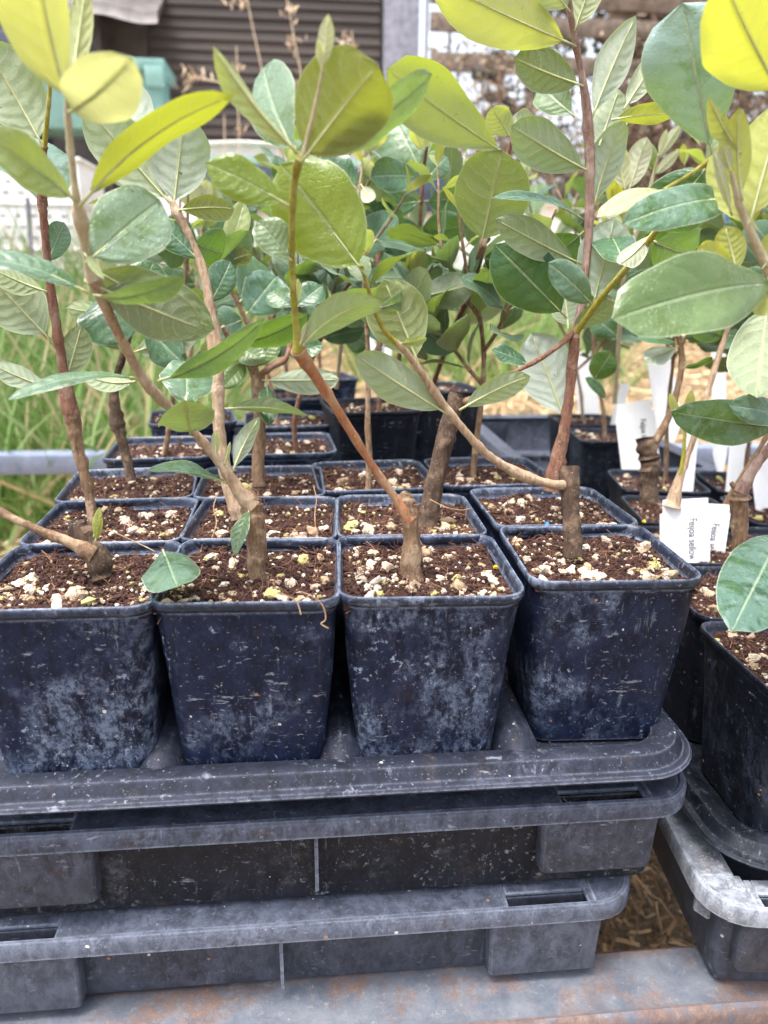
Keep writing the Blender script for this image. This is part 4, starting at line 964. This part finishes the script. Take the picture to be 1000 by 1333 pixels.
leaf(p, 478, 372, .318, 462, 330, .33, 34, T, 0, .3, .1, 'n', .2, .5)
leaf(p, 486, 402, .328, 540, 380, .36, 30, T, 30, .4, .1, 'e', .1, .5)

# --- second row, third pot: thick leaning stem
p = plant('plant with a thick leaning cut stem in the centre', (556, 690), .465)
stem(p, [(553, 700, .466, 14), (558, 670, .464, 14), (568, 620, .46, 13.5), (580, 570, .456, 13), (590, 535, .452, 13), (596, 512, .45, 13)], 'bark_dark', 'stem', .35, seed=23)
stem(p, [(594, 524, .45, 8), (612, 520, .448, 7), (628, 514, .445, 4)], 'bark', 'branch', .3, seed=24)

# --- second row, fourth pot: tall reddish stem with many leaves
p = plant('tall plant with a reddish stem and many leaves right of centre', (721, 630), .455)
stem(p, [(716, 640, .456, 12), (722, 618, .455, 13), (728, 592, .453, 11), (737, 545, .449, 9.5), (743, 495, .445, 9), (748, 440, .44, 9.5)], 'bark_red', 'stem', .3, seed=25)
stem(p, [(748, 442, .44, 8.5), (757, 395, .437, 7.5), (764, 340, .432, 7.5), (767, 285, .427, 8.5), (768, 230, .42, 8.5), (767, 185, .413, 9.5), (763, 135, .404, 8.5), (757, 95, .396, 7.5), (748, 50, .385, 7), (740, 0, .372, 7), (735, -50, .36, 6)], 'bark_pink', 'shoot', .18, seed=26)
stem(p, [(747, 432, .44, 7), (725, 452, .432, 5.5), (695, 472, .427, 5), (663, 487, .424, 4.5)], 'bark_red', 'branch', .25, seed=27)
stem(p, [(748, 436, .44, 7), (780, 391, .42, 6.5), (815, 350, .40, 6.5), (846, 312, .38, 6.5), (879, 268, .36, 6), (905, 235, .345, 6), (926, 208, .333, 6.5)], 'green_stem', 'branch', .15, seed=28)
stem(p, [(926, 206, .333, 5), (900, 226, .335, 4.5), (864, 247, .33, 4)], 'green_stem', 'branch', .1, seed=29)
leaf(p, 760, 112, .398, 670, 76, .385, 58, U, 8, .5, .08, 'r', .02, .1, .5)
leaf(p, 768, 224, .418, 666, 164, .39, 66, U, 8, .35, .1, 'e', 0, .35, .25)
leaf(p, 757, 344, .432, 646, 286, .40, 50, U, 6, .3, .1, 'e', 0, .25, .35)
leaf(p, 760, 286, .427, 640, 258, .40, 34, T, 68, .5, .2, 'n', 0, .6)
leaf(p, 738, 414, .44, 644, 318, .425, 92, T, 0, .3, .04, 'e', 0, .05)
leaf(p, 772, 398, .435, 800, 284, .42, 76, U, -4, .3, .06, 'e', 0, .9)
leaf(p, 772, 272, .425, 812, 156, .405, 52, U, 28, .4, .2, 'e', 0, .75)
leaf(p, 770, 155, .407, 828, 20, .40, 52, U, 20, .3, .2, 'n', .12, .9)
leaf(p, 780, 190, .41, 806, 116, .42, 54, U, 0, .3, .1, 'e', .15, .4)
leaf(p, 812, 142, .41, 862, 68, .42, 34, U, 10, .3, .15, 'e', .3, .6)
leaf(p, 796, 156, .40, 880, 148, .39, 34, U, 30, .4, .1, 'e', .5, 0, .3)
leaf(p, 772, 398, .43, 714, 342, .41, 48, T, 20, .45, .15, 'e', .03, .85)
leaf(p, 736, 548, .452, 692, 433, .456, 78, U, -4, .3, .05, 'e', 0, 1.)
leaf(p, 742, 434, .44, 804, 396, .42, 38, U, 28, .5, .1, 'e', 0, .4, .1)
leaf(p, 748, 152, .405, 702, 108, .42, 52, T, 0, .3, .1, 'e', .18, .6)
leaf(p, 750, 60, .386, 562, -28, .33, 92, U, 10, .35, .12, 'e', .62, .2)
leaf(p, 742, 15, .372, 700, -40, .36, 60, U, 0, .3, .1, 'e', .4, .5)
leaf(p, 748, 40, .38, 776, -40, .37, 44, U, 0, .3, .1, 'e', .4, .5)
leaf(p, 740, 428, .44, 735, 372, .46, 44, U, 0, .3, .1, 'e', 0, .3, .3)
leaf(p, 690, 476, .435, 640, 455, .43, 30, T, 40, .4, .1, 'e', 0, .3)
leaf(p, 762, 300, .43, 700, 352, .48, 70, T, 0, .3, .1, 'e', 0, .3)
leaf(p, 928, 204, .333, 888, 4, .300, 128, T, -4, .3, .12, 'o', 0.0, 1.)
leaf(p, 866, 248, .33, 778, 283, .318, 40, T, 44, .5, .15, 'e', .75, 1.)
leaf(p, 968, 262, .322, 810, 292, .300, 66, T, 34, .5, .1, 'e', .02, .8)
leaf(p, 924, 212, .335, 856, 300, .36, 92, T, 0, .3, .05, 'e', 0, .5)
leaf(p, 852, 300, .383, 806, 344, .37, 32, U, 20, .6, .3, 'n', .55, .8)
leaf(p, 846, 312, .38, 900, 330, .42, 80, T, 20, .35, .05, 'e', 0, .4)
leaf(p, 815, 350, .40, 790, 300, .44, 60, T, 20, .35, .05, 'e', 0, .3)

# --- plant with the red stem and broad olive leaves in the centre
p = plant('plant with a bright red-brown stem and broad olive leaves right of centre', (564, 500), .80)
stem(p, [(562, 508, .80, 5), (572, 478, .76, 5.5), (588, 435, .70, 6), (606, 395, .63, 7), (620, 350, .56, 7.5), (628, 322, .53, 8), (642, 260, .55, 6), (657, 215, .54, 5.5), (668, 178, .53, 5.5)], 'bark_red', 'stem', .2, seed=30)
leaf(p, 626, 322, .50, 654, 196, .46, 112, U, 0, .35, .06, 'r', .18, 0, .35)
leaf(p, 664, 204, .53, 504, 90, .46, 92, U, 10, .4, .08, 'o', .38, .1, .15)
leaf(p, 598, 430, .66, 654, 348, .62, 74, U, 10, .45, .1, 'e', .12, .1, .4)
leaf(p, 602, 410, .65, 575, 350, .64, 60, T, 10, .4, .1, 'e', .0, .4)
leaf(p, 624, 335, .54, 690, 340, .56, 70, T, 20, .4, .1, 'e', 0, .35)
leaf(p, 666, 180, .45, 640, 140, .44, 40, U, 0, .3, .1, 'e', .5, .3)
leaf(p, 668, 176, .45, 702, 165, .47, 60, U, 0, .3, .1, 'e', .3, .5)

# --- hand-set plants in the middle distance
p = plant('plant with a thin red stem and glossy leaves behind the pale grey centre stem', (515, 515), .74)
stem(p, [(513, 520, .74, 5), (522, 450, .72, 5), (535, 370, .68, 5), (545, 310, .65, 4.5), (549, 260, .63, 4.5), (551, 225, .62, 4), (556, 190, .60, 3.5)], 'bark_red', 'stem', .15, seed=50)
for a in ((550, 232, .62, 482, 230, .58, 46, T, 18, .5, .15, 'o', 0, .35), (552, 236, .62, 582, 203, .63, 40, T, 0, .4, .1, 'e', .05, .6), (560, 335, .65, 490, 296, .61, 58, T, 10, .4, .1, 'e', 0, .3),
          (546, 300, .65, 610, 292, .62, 50, T, 25, .4, .1, 'e', 0, .3), (549, 262, .63, 480, 272, .62, 40, T, 10, .4, .1, 'r', 0, .6), (551, 226, .62, 498, 130, .64, 92, T, 5, .3, .05, 'r', .08, .5),
          (535, 370, .68, 500, 330, .67, 50, T, 10, .4, .1, 'e', 0, .4), (538, 360, .68, 590, 345, .66, 50, T, 20, .4, .1, 'e', 0, .5), (524, 440, .72, 560, 400, .7, 50, T, 10, .4, .1, 'e', 0, .2), (524, 440, .72, 470, 420, .7, 40, T, 20, .4, .1, 'e', 0, .5),
          (554, 196, .60, 566, 150, .58, 22, U, 0, .3, .2, 'n', .6, .4), (552, 200, .60, 536, 160, .58, 20, U, 0, .3, .2, 'n', .7, .4), (549, 262, .63, 620, 250, .66, 56, T, 20, .4, .1, 'e', 0, .5)):
    leaf(p, *a)
p = plant('plant ending in a cream-coloured young shoot left of the tall centre leaves', (440, 500), .72)
stem(p, [(438, 505, .72, 5), (446, 430, .68, 5), (455, 350, .64, 4.5), (464, 280, .61, 4.5), (472, 225, .59, 4.5), (478, 170, .57, 4), (481, 122, .55, 3.5)], 'pale_stem', 'stem', .12, seed=51)
for a in ((473, 215, .585, 458, 178, .57, 13, U, 10, .3, .2, 'n', .9, .1), (474, 210, .585, 486, 160, .57, 18, U, 0, .4, .2, 'e', .8, .9), (476, 200, .58, 505, 175, .57, 14, U, 10, .4, .2, 'n', .8, .5), (480, 130, .55, 486, 96, .545, 16, U, 0, .4, .2, 'n', .8, .9),
          (478, 160, .56, 466, 110, .55, 26, U, 0, .4, .15, 'e', .6, .8), (480, 155, .56, 505, 140, .55, 14, U, 0, .4, .2, 'n', .9, .0), (470, 240, .59, 484, 262, .57, 22, U, 0, .4, .1, 'r', .75, .9), (472, 225, .59, 482, 208, .57, 20, U, 0, .4, .1, 'r', .75, .9),
          (468, 250, .6, 420, 200, .6, 44, T, 10, .4, .1, 'e', 0, .4), (466, 262, .6, 520, 300, .62, 52, T, 5, .4, .1, 'r', .02, .6), (464, 280, .61, 400, 300, .62, 50, T, 10, .4, .1, 'e', 0, .3), (456, 340, .64, 400, 330, .64, 44, T, 15, .4, .1, 'e', 0, .6), (455, 345, .64, 500, 375, .63, 46, T, 15, .4, .1, 'e', 0, .4), (446, 430, .68, 402, 395, .67, 46, T, 15, .4, .1, 'e', 0, .5), (446, 425, .68, 480, 450, .66, 44, T, 15, .4, .1, 'e', 0, .2)):
    leaf(p, *a)
p = plant('plant with cream-white and yellow young shoots right of the tall reddish stem', (800, 520), .70)
stem(p, [(800, 525, .70, 5), (806, 440, .66, 5), (812, 360, .62, 4.5), (815, 300, .60, 4.5), (816, 240, .58, 4)], 'pale_stem', 'stem', .12, seed=52)
stem(p, [(813, 340, .61, 4), (838, 280, .6, 4), (850, 230, .59, 3.5), (858, 200, .58, 3)], 'pale_stem', 'branch', .12, seed=53)
for a in ((815, 252, .58, 800, 186, .57, 30, U, 0, .4, .2, 'e', .85, .8), (818, 250, .58, 842, 178, .57, 34, U, 0, .4, .2, 'e', .8, 1.), (812, 290, .6, 790, 220, .58, 22, U, 0, .4, .2, 'n', .9, .2), (812, 290, .6, 800, 236, .58, 20, U, 0, .4, .2, 'n', .9, 0), (816, 300, .6, 845, 265, .6, 30, T, 10, .4, .1, 'e', .2, .4),
          (858, 205, .58, 888, 160, .57, 16, U, 10, .4, .2, 'n', .6, .9), (857, 205, .58, 868, 168, .57, 11, U, 0, .3, .2, 'n', .8, .9), (850, 230, .59, 885, 195, .58, 16, U, 0, .3, .2, 'n', .8, .9), (852, 225, .59, 840, 185, .58, 22, T, 0, .3, .2, 'e', .3, .6), (838, 280, .6, 880, 300, .62, 50, T, 10, .4, .1, 'e', 0, .3),
          (812, 360, .62, 760, 330, .62, 50, T, 10, .4, .1, 'e', 0, .2), (812, 360, .62, 850, 380, .62, 50, T, 10, .4, .1, 'e', 0, .5), (806, 440, .66, 770, 410, .66, 40, T, 10, .4, .1, 'e', 0, .3), (772, 496, .66, 797, 458, .64, 40, T, 0, .4, .1, 'e', .08, .1), (790, 520, .68, 762, 492, .66, 20, T, 40, .4, .1, 'e', 0, .3)):
    leaf(p, *a)
p = plant('plant behind the left stems, ending in a pale yellow shoot beside the teal cabinet', (240, 560), .80)
stem(p, [(238, 565, .80, 5), (246, 480, .77, 5), (255, 400, .74, 4.5), (262, 320, .71, 4), (264, 262, .69, 3.5)], 'bark_pale', 'stem', .15, seed=54)
for a in ((264, 268, .69, 256, 232, .68, 18, U, 0, .4, .2, 'e', .8, .8), (265, 268, .69, 270, 234, .68, 20, U, 0, .4, .2, 'e', .75, .9), (262, 320, .71, 205, 300, .70, 60, T, 10, .4, .1, 'e', 0, .2), (262, 318, .71, 330, 300, .70, 60, T, 10, .4, .1, 'r', 0, .5), (258, 370, .73, 200, 372, .72, 56, T, 10, .4, .1, 'r', 0, .1), (258, 370, .73, 318, 350, .72, 56, T, 10, .4, .1, 'r', 0, .6), (252, 420, .75, 200, 420, .74, 50, T, 10, .4, .1, 'e', 0, .2), (252, 420, .75, 300, 400, .74, 50, T, 10, .4, .1, 'e', 0, .5), (248, 470, .77, 300, 470, .76, 44, T, 10, .4, .1, 'e', 0, .5), (248, 470, .77, 205, 455, .76, 44, T, 10, .4, .1, 'e', 0, .1),
          (264, 290, .7, 205, 170, .66, 40, U, 0, .4, .2, 'e', .5, .4), (262, 300, .7, 282, 255, .68, 34, T, 0, .4, .2, 'e', .3, .5)):
    leaf(p, *a)

# --- right-hand plants
p = plant('plant with a forked brown stem at the right edge beside the printed labels', (962, 738), .44)
stem(p, [(960, 748, .441, 11), (962, 715, .44, 11), (963, 675, .436, 11.5), (962, 648, .433, 13.5), (964, 632, .43, 11)], 'bark', 'stem', .3, seed=31)
stem(p, [(964, 640, .43, 11), (980, 612, .425, 9), (1002, 582, .42, 8.5), (1030, 540, .41, 8)], 'bark_pink', 'branch', .25, seed=32)
stem(p, [(961, 640, .431, 7), (952, 628, .431, 5)], 'bark', 'twig', .4, seed=33)
leaf(p, 1020, 556, .405, 874, 536, .372, 66, T, -10, .35, .06, 'e', .02, .8)
leaf(p, 1030, 548, .405, 948, 528, .375, 44, T, 25, .35, .06, 'e', .02, .8)
leaf(p, 1018, 692, .41, 952, 822, .318, 98, T, 0, .3, .05, 'r', 0, .9)
leaf(p, 1000, 388, .40, 985, 518, .375, 88, U, 0, .3, .06, 'e', 0, .15, .3)

p = plant('right-edge plant with bright yellow young leaves and pale shoot tips', (1052, 800), .43)
stem(p, [(1052, 810, .43, 11), (1048, 700, .40, 10), (1042, 600, .375, 9), (1030, 480, .345, 8.5), (1012, 390, .318, 8)], 'bark', 'stem', .25, seed=34)
stem(p, [(1014, 395, .318, 7), (996, 345, .305, 9), (976, 300, .295, 8), (962, 265, .287, 7.5), (953, 225, .279, 5)], 'pale_stem', 'shoot', .12, seed=35)
leaf(p, 1016, 372, .316, 797, 416, .272, 118, T, 20, .6, .22, 'o', .20, .25, wave=.07)
leaf(p, 1020, 130, .28, 940, -30, .235, 128, U, 10, .3, .1, 'e', .72, .1)
leaf(p, 964, 200, .28, 922, 128, .27, 34, U, 40, .4, .3, 'n', .85, .1)
leaf(p, 966, 262, .285, 962, 140, .27, 48, U, 20, .4, .35, 'n', .9, .2)
leaf(p, 976, 292, .292, 1020, 130, .29, 90, U, 0, .3, .1, 'e', .95, .1)
leaf(p, 985, 300, .295, 935, 190, .31, 70, U, 0, .3, .1, 'e', .9, .1)
leaf(p, 962, 354, .30, 908, 322, .29, 40, U, 10, .3, .15, 'e', .9, .05)
leaf(p, 960, 356, .30, 944, 294, .30, 44, U, 0, .3, .1, 'e', .85, .05)
leaf(p, 953, 280, .285, 928, 190, .27, 14, U, 0, -.9, .3, 'n', .6, 1.)
leaf(p, 952, 225, .279, 940, 188, .272, 20, U, 0, .5, .4, 'n', .7, 1.)
leaf(p, 992, 350, .303, 1030, 300, .30, 50, U, 0, .3, .1, 'e', .9, .1)
leaf(p, 1000, 360, .306, 1012, 410, .30, 60, U, 0, .3, .1, 'e', .7, .1)

p = plant('plant with a short gnarled stump in the right group behind the labels', (846, 645), .60)
stem(p, [(846, 655, .60, 13), (845, 625, .598, 12), (846, 600, .597, 12.5), (842, 582, .595, 13.5), (840, 570, .595, 11)], 'bark_dark', 'stump', .4, seed=36)
stem(p, [(850, 580, .594, 9), (868, 548, .59, 7.5), (880, 515, .588, 6.5), (888, 470, .585, 6.5), (882, 430, .58, 6)], 'bark', 'branch', .3, seed=37)
for bx, by, tx, ty, w_, s, r_ in ((882, 448, 830, 440, 26, T, 40), (884, 450, 838, 468, 30, U, 20), (886, 440, 946, 425, 36, T, 30), (882, 432, 862, 380, 44, T, 0), (884, 430, 930, 390, 50, T, 10), (888, 480, 928, 465, 16, T, 50), (880, 430, 900, 372, 40, U, 0)):
    leaf(p, bx, by, .582, tx, ty, .56, w_, s, r_, .45, .15, 'e', 0, random.uniform(.2, .7), .1)

p = plant('plant with a pale leaning stem in the right group, left of the narrow label', (878, 650), .57)
stem(p, [(874, 660, .57, 13), (882, 632, .568, 9), (893, 600, .565, 7), (908, 555, .56, 6.5), (926, 495, .555, 6), (945, 435, .55, 6), (962, 395, .545, 5)], 'bark_pale', 'stem', .3, seed=38)
stem(p, [(886, 618, .565, 4.5), (890, 590, .563, 4), (892, 560, .56, 3.5)], 'green_stem', 'shoot', .1, seed=39)
for bx, by, tx, ty, w_, s, a_ in ((891, 562, 872, 512, 12, U, .7), (892, 560, 900, 508, 14, U, .8), (893, 562, 915, 520, 12, U, .7), (945, 438, 900, 420, 36, T, 0), (950, 425, 1000, 410, 40, T, 0), (960, 398, 930, 350, 50, T, 0), (962, 395, 1000, 350, 50, T, 0)):
    leaf(p, bx, by, .558, tx, ty, .54, w_, s, random.uniform(-20, 20), .45, .15, 'e', a_, .4)

# --- fallen leaf on the front pots
o = leaf(None, 212, 716, .366, 231, 765, .327, 82, T, -6, .25, -.06, 'r', .04, .75, name='fallen_leaf', curl=-.1)
tag(o, 'fallen round green leaf with white midrib lying across two front pots', 'leaf')

# --- plants grown from the pots further back
LIB = [leaf_mesh(1, .50+.05*(i % 4), .3+.1*(i % 3), .10+.05*(i % 3), 'eeoreno e'.replace(' ', '')[i % 8], .035, 500+i, nu=8, nv=10) for i in range(10)]
YOUNG = [leaf_mesh(1, .34, .35, .3, 'n', .02, 600+i, nu=6, nv=8) for i in range(3)]
for me in LIB+YOUNG:      # unit leaves carry a midrib sized for a 5 cm leaf
    for v in me.vertices:
        pass
def grow(key, label, h, seed, mat='bark_red', nodes=7, lean=(0, 0), off=(0, 0), L0=.045, forks=1, bare=.35, wax_sheen=.35, world=None, r0=.0025, young=True):
    rnd = random.Random(seed)
    if world is not None: base = Vector(world)
    else:
        root_, c, s_, z, t_ = POTS[key]; base = Vector((c.x+off[0], c.y+off[1], z-.002))
    pl = plant(label, world=base)
    def axis(p0, d, length, n, r, bare, m, first):
        pts = [p0]; dd = d.normalized()
        for i in range(n):
            dd = (dd+Vector((rnd.gauss(0, .10), rnd.gauss(0, .10), rnd.gauss(.06, .05)))).normalized(); pts.append(pts[-1]+dd*length/n)
        rad = [r*(1-.6*i/n) for i in range(n+1)]; sp = smooth_path([(*q, w_) for q, w_ in zip(pts, rad)], 3)
        b = MB(); b.tube([q[:3] for q in sp], [q[3]*(1.18 if i % 3 == 0 else 1) for i, q in enumerate(sp)], 7, rough=.2, seed=seed)
        b.build('stem' if first else 'branch', M[m], pl, pl.location, smooth=True)
        a0 = rnd.uniform(0, 3.1)
        for i in range(1, n+1):
            if i/n < bare: continue
            t = (pts[i]-pts[i-1]).normalized(); az = a0+i*math.pi/2+rnd.gauss(0, .25)
            o1 = t.orthogonal().normalized(); o2 = t.cross(o1)
            for s in (0, 1):
                if rnd.random() < .12: continue
                aa = az+s*math.pi+rnd.gauss(0, .2); out = o1*math.cos(aa)+o2*math.sin(aa)
                last = i == n; el = rnd.uniform(.35, .95) if not last else rnd.uniform(.9, 1.25)
                y = (out*math.cos(el)+t*math.sin(el)).normalized(); z = (t*math.cos(el)-out*math.sin(el)); z = (z-y*z.dot(y)).normalized()
                z = Matrix.Rotation(rnd.gauss(0, .35), 3, y) @ z; x = y.cross(z)
                L = L0*rnd.uniform(.75, 1.15)*(1-.25*abs(i/n-.6)); ag = rnd.choice((0, 0, .05, .1))
                if i >= n-1: L *= .75; ag = rnd.uniform(.1, .5)
                me = rnd.choice(LIB)
                if last and young: me = rnd.choice(YOUNG); L *= .7; ag = rnd.uniform(.6, .95)
                o = link('leaf', me, pl, mw=Matrix.Translation(pts[i]-pl.location) @ Matrix((x, y, z)).transposed().to_4x4() @ Matrix.Diagonal((L, L, L, 1)))
                o.color = (ag, min(1, max(0, rnd.gauss(wax_sheen, .25))), rnd.choice((0, 0, .2, .5)), 1)
        return pts
    d0 = Vector((lean[0], lean[1], 1))
    pts = axis(base, d0, h, nodes, r0, bare, mat, True)
    for f in range(forks):
        i = rnd.randrange(max(1, int(nodes*bare)-1), max(2, nodes-2)); a = rnd.uniform(0, 6.3)
        axis(pts[i], Vector((math.cos(a)*.8, math.sin(a)*.8, 1)), h*rnd.uniform(.4, .6), max(4, nodes-2), r0*.65, .1, mat, False)
    return pl
# midribs of the unit leaves: thin them to match a leaf of about 5 cm
for me in LIB+YOUNG:
    ul = me.uv_layers[0]; n0 = None
    ids = set()
    for p_ in me.polygons:
        if p_.material_index == 1: ids.update(p_.vertices)
    ids = sorted(ids)
    for k in range(0, len(ids), 5):
        ring = ids[k:k+5]; c = sum((me.vertices[i].co for i in ring), Vector())/len(ring)
        for i in ring: me.vertices[i].co = c+(me.vertices[i].co-c)*16+Vector((0, 0, -.008 if k > 5 else 0))
P_ = 'young leafy plant '
grow('C3', P_+'with a pale upright stem in the third-row pot at centre', .19, 21, 'bark', 8, (-.03, .05), (-.005, -.02), bare=.62)
grow('C4', P_+'with a dark stem behind the horizontal branch', .20, 22, 'bark', 8, (.02, .1), (-.012, .0), bare=.55, forks=4)
grow('D1', P_+'behind the grassy left pots, fourth row', .22, 23, 'bark', 7, (.03, .1), (0, 0), bare=.55)
grow('D2', P_+'in the fourth row behind the forked stem', .24, 24, 'bark_red', 8, (.0, .08), (.012, 0), bare=.5, forks=4)
grow('E2', P_+'in the fifth row, bluish leaves around centre left', .26, 25, 'bark_red', 8, (.02, .0), (-.01, .0), bare=.4, forks=5, wax_sheen=.55, L0=.05)
grow('F1', P_+'at the back left in front of the green grass', .24, 26, 'bark', 8, (-.05, .05), (0, 0), bare=.5, forks=4)
grow('F2', P_+'in the back of the second column with pink stems', .30, 27, 'bark_pink', 9, (.05, .0), (0, 0), bare=.35, forks=5, wax_sheen=.5, L0=.05)
grow('F3', P_+'in the tall dark pot in the middle distance', .30, 28, 'bark_red', 9, (-.02, .05), (.01, 0), bare=.4, forks=5, L0=.052)
grow('G2', P_+'farthest back beside the white labels', .34, 30, 'bark_red', 9, (.02, 0), (0, 0), bare=.35, forks=5, wax_sheen=.5, L0=.05)
grow('Ra1', P_+'in the nearest right-hand pot, mostly beyond the frame', .17, 31, 'bark', 6, (.5, -.2), (.03, 0), bare=.6, forks=0)
grow('Rc1', P_+'in the right-hand pot behind the two printed labels', .27, 32, 'bark', 8, (.25, .2), (.03, .02), bare=.55, forks=4)
grow('Re1', P_+'in the right group behind the label standing alone', .28, 33, 'bark', 8, (.05, .1), (.02, .02), bare=.55, forks=5, L0=.05)
grow('Rf1', P_+'left of the blank white label in the right group', .34, 34, 'bark', 9, (-.02, .05), (0, .01), bare=.42, forks=5, L0=.05)
grow('Rg1', P_+'in the farthest right-hand pot beside the straw', .36, 35, 'bark_pale', 9, (.0, .05), (0, .01), bare=.4, forks=5, L0=.052)
grow('Rc2', P_+'in the right column behind the forked edge stem', .28, 36, 'bark', 8, (.05, .1), (0, .01), bare=.55, forks=4)
grow('Rd2', P_+'in the right column beside the narrow label', .30, 37, 'bark', 8, (.02, .05), (0, .01), bare=.5, forks=5)
grow('Re2', P_+'farthest in the right column', .32, 38, 'bark', 9, (.02, .05), (0, .01), bare=.5, forks=5, L0=.052)

# ================================================================== printed labels
def text_mesh(txt):
    cu = bpy.data.curves.new('printed_text', 'FONT'); cu.body = txt; cu.size = 1; cu.resolution_u = 3; cu.offset = .008
    ob = bpy.data.objects.new('tmp_text', cu); col.objects.link(ob); bpy.context.view_layer.update()
    me = bpy.data.meshes.new_from_object(ob.evaluated_get(bpy.context.evaluated_depsgraph_get())); bpy.data.objects.remove(ob); me.name = 'printed_text'
    me.materials.clear(); me.materials.append(M['ink']); return me
TXT = text_mesh('Feijoa sellowiana')
def label_tag(tl, tr, by, zs, label, text=None, notch=True, yaw=0., narrow=0):
    """tl, tr: top corners in the picture; by: where it enters the soil, whose height is zs"""
    z = (on_z((tl[0]+tr[0])/2, by, zs)-CAM).dot(FW)
    A = at(*tl, z); B = at(*tr, z); x = (B-A); w_ = x.length; x.normalize()
    n = (CAM-A).normalized(); n = Vector((n.x, n.y, n.z*.35)); n = (n-x*n.dot(x)).normalized()
    n = Matrix.Rotation(yaw, 3, 'Z') @ n; x = (Matrix.Rotation(yaw, 3, 'Z') @ x); y = n.cross(x)       # y up along the card
    h = (by-tl[1])*z/FPX+.016; s = w_*.06 if notch else 0; k = w_*.3
    o2 = [(0, 0), (w_, 0)]
    if notch: o2 += [(w_, -k), (w_+s, -k-.0008), (w_+s, -h*.80), (w_*.72, -h*.9), (w_*.6, -h), (w_*.4, -h), (w_*.28, -h*.9), (-s, -h*.80), (-s, -k-.0008), (0, -k)]
    else: o2 += [(w_, -h*.8), (w_*.6, -h), (w_*.4, -h), (0, -h*.8)]
    m = len(o2); root = empty('plant_label', A-y*h); b = MB()
    def bow(px, py): return .0012*math.sin(px/w_*2.2)+.0025*(py/h)**2
    b.add([A+x*px+y*py+n*(d+bow(px, py)) for d in (.0002, -.0002) for px, py in o2], [tuple(range(m))[::-1], tuple(range(m, 2*m))]+[(i, (i+1) % m, m+(i+1) % m, m+i) for i in range(m)])
    b.build('card', M['tag'], root, root.location)
    if text:
        sx, sy, size = text; me = TXT.copy(); sz = size*z/FPX
        for v in me.vertices:
            tx, ty = v.co.x*sz*.72, v.co.y*sz; px, py = sx*w_+ty, -sy*z/FPX-tx        # reads downwards
            if py < -h*.70: py = -h*.70
            v.co = A+x*px+y*py+n*(.00055+bow(px, py))-root.location
        link('printed_text', me, root)
    return tag(root, label, 'plant label', 'white plant labels')
ZS = .0305
label_tag((863, 651), (921, 648), 738, ZS, 'white printed label standing before the forked stem, the nearest and largest', (.58, 25, 15))
label_tag((916, 655), (950, 657), 724, ZS, 'white printed label partly behind the nearest one', (.42, 25, 14))
label_tag((802, 527), (847, 519), 622, ZS, 'white printed label standing alone beside the gnarled stump', (.62, 24, 11))
label_tag((843, 474), (877, 467), 566, .0445, 'blank bent white label behind the leaning stem', None, False, .12)
label_tag((894, 540), (911, 540), 652, ZS, 'narrow blank white label right of the pale leaning stem', None, False)
label_tag((744, 460), (771, 455), 547, .0445, 'blank white label left of the right-hand pots, before the straw', None, False)
label_tag((976, 596), (1012, 590), 664, ZS, 'blank white label at the right edge behind the forked stem', None, False)
label_tag((472, 432), (486, 430), 484, .1005, 'narrow white label tilted among the farthest pots', None, False)
label_tag((492, 440), (511, 443), 481, .1005, 'white label with faint print among the farthest pots', (.35, 6, 9))
label_tag((926, 450), (944, 448), 612, ZS, 'small white label far behind the pale leaning stem', None, False)
label_tag((808, 498), (820, 500), 563, .0445, 'narrow curled white label behind the one standing alone', None, False)
label_tag((952, 560), (972, 560), 655, ZS, 'short white label behind the pale leaf at right', None, False)

root_strand('A2', [(365, 772, .325), (385, 782, .318), (392, 800, .317)])
root_strand('A2', [(392, 770, .326), (410, 778, .320), (421, 790, .318), (424, 806, .318), (418, 812, .318), (428, 818, .318)])
root_strand('A1', [(142, 690, .40), (165, 700, .385), (190, 712, .372), (202, 718, .365)])
root_strand('A3', [(560, 650, .43), (580, 660, .42), (600, 664, .42), (612, 662, .42)])
root_strand('A4', [(842, 742, .352), (852, 752, .347), (862, 748, .35), (872, 756, .349)])
root_strand('B2', [(285, 640, .45), (278, 660, .44), (282, 680, .43), (276, 700, .42)])
root_strand('C2', [(408, 632, .48), (412, 650, .47), (410, 668, .46), (411, 690, .455)])
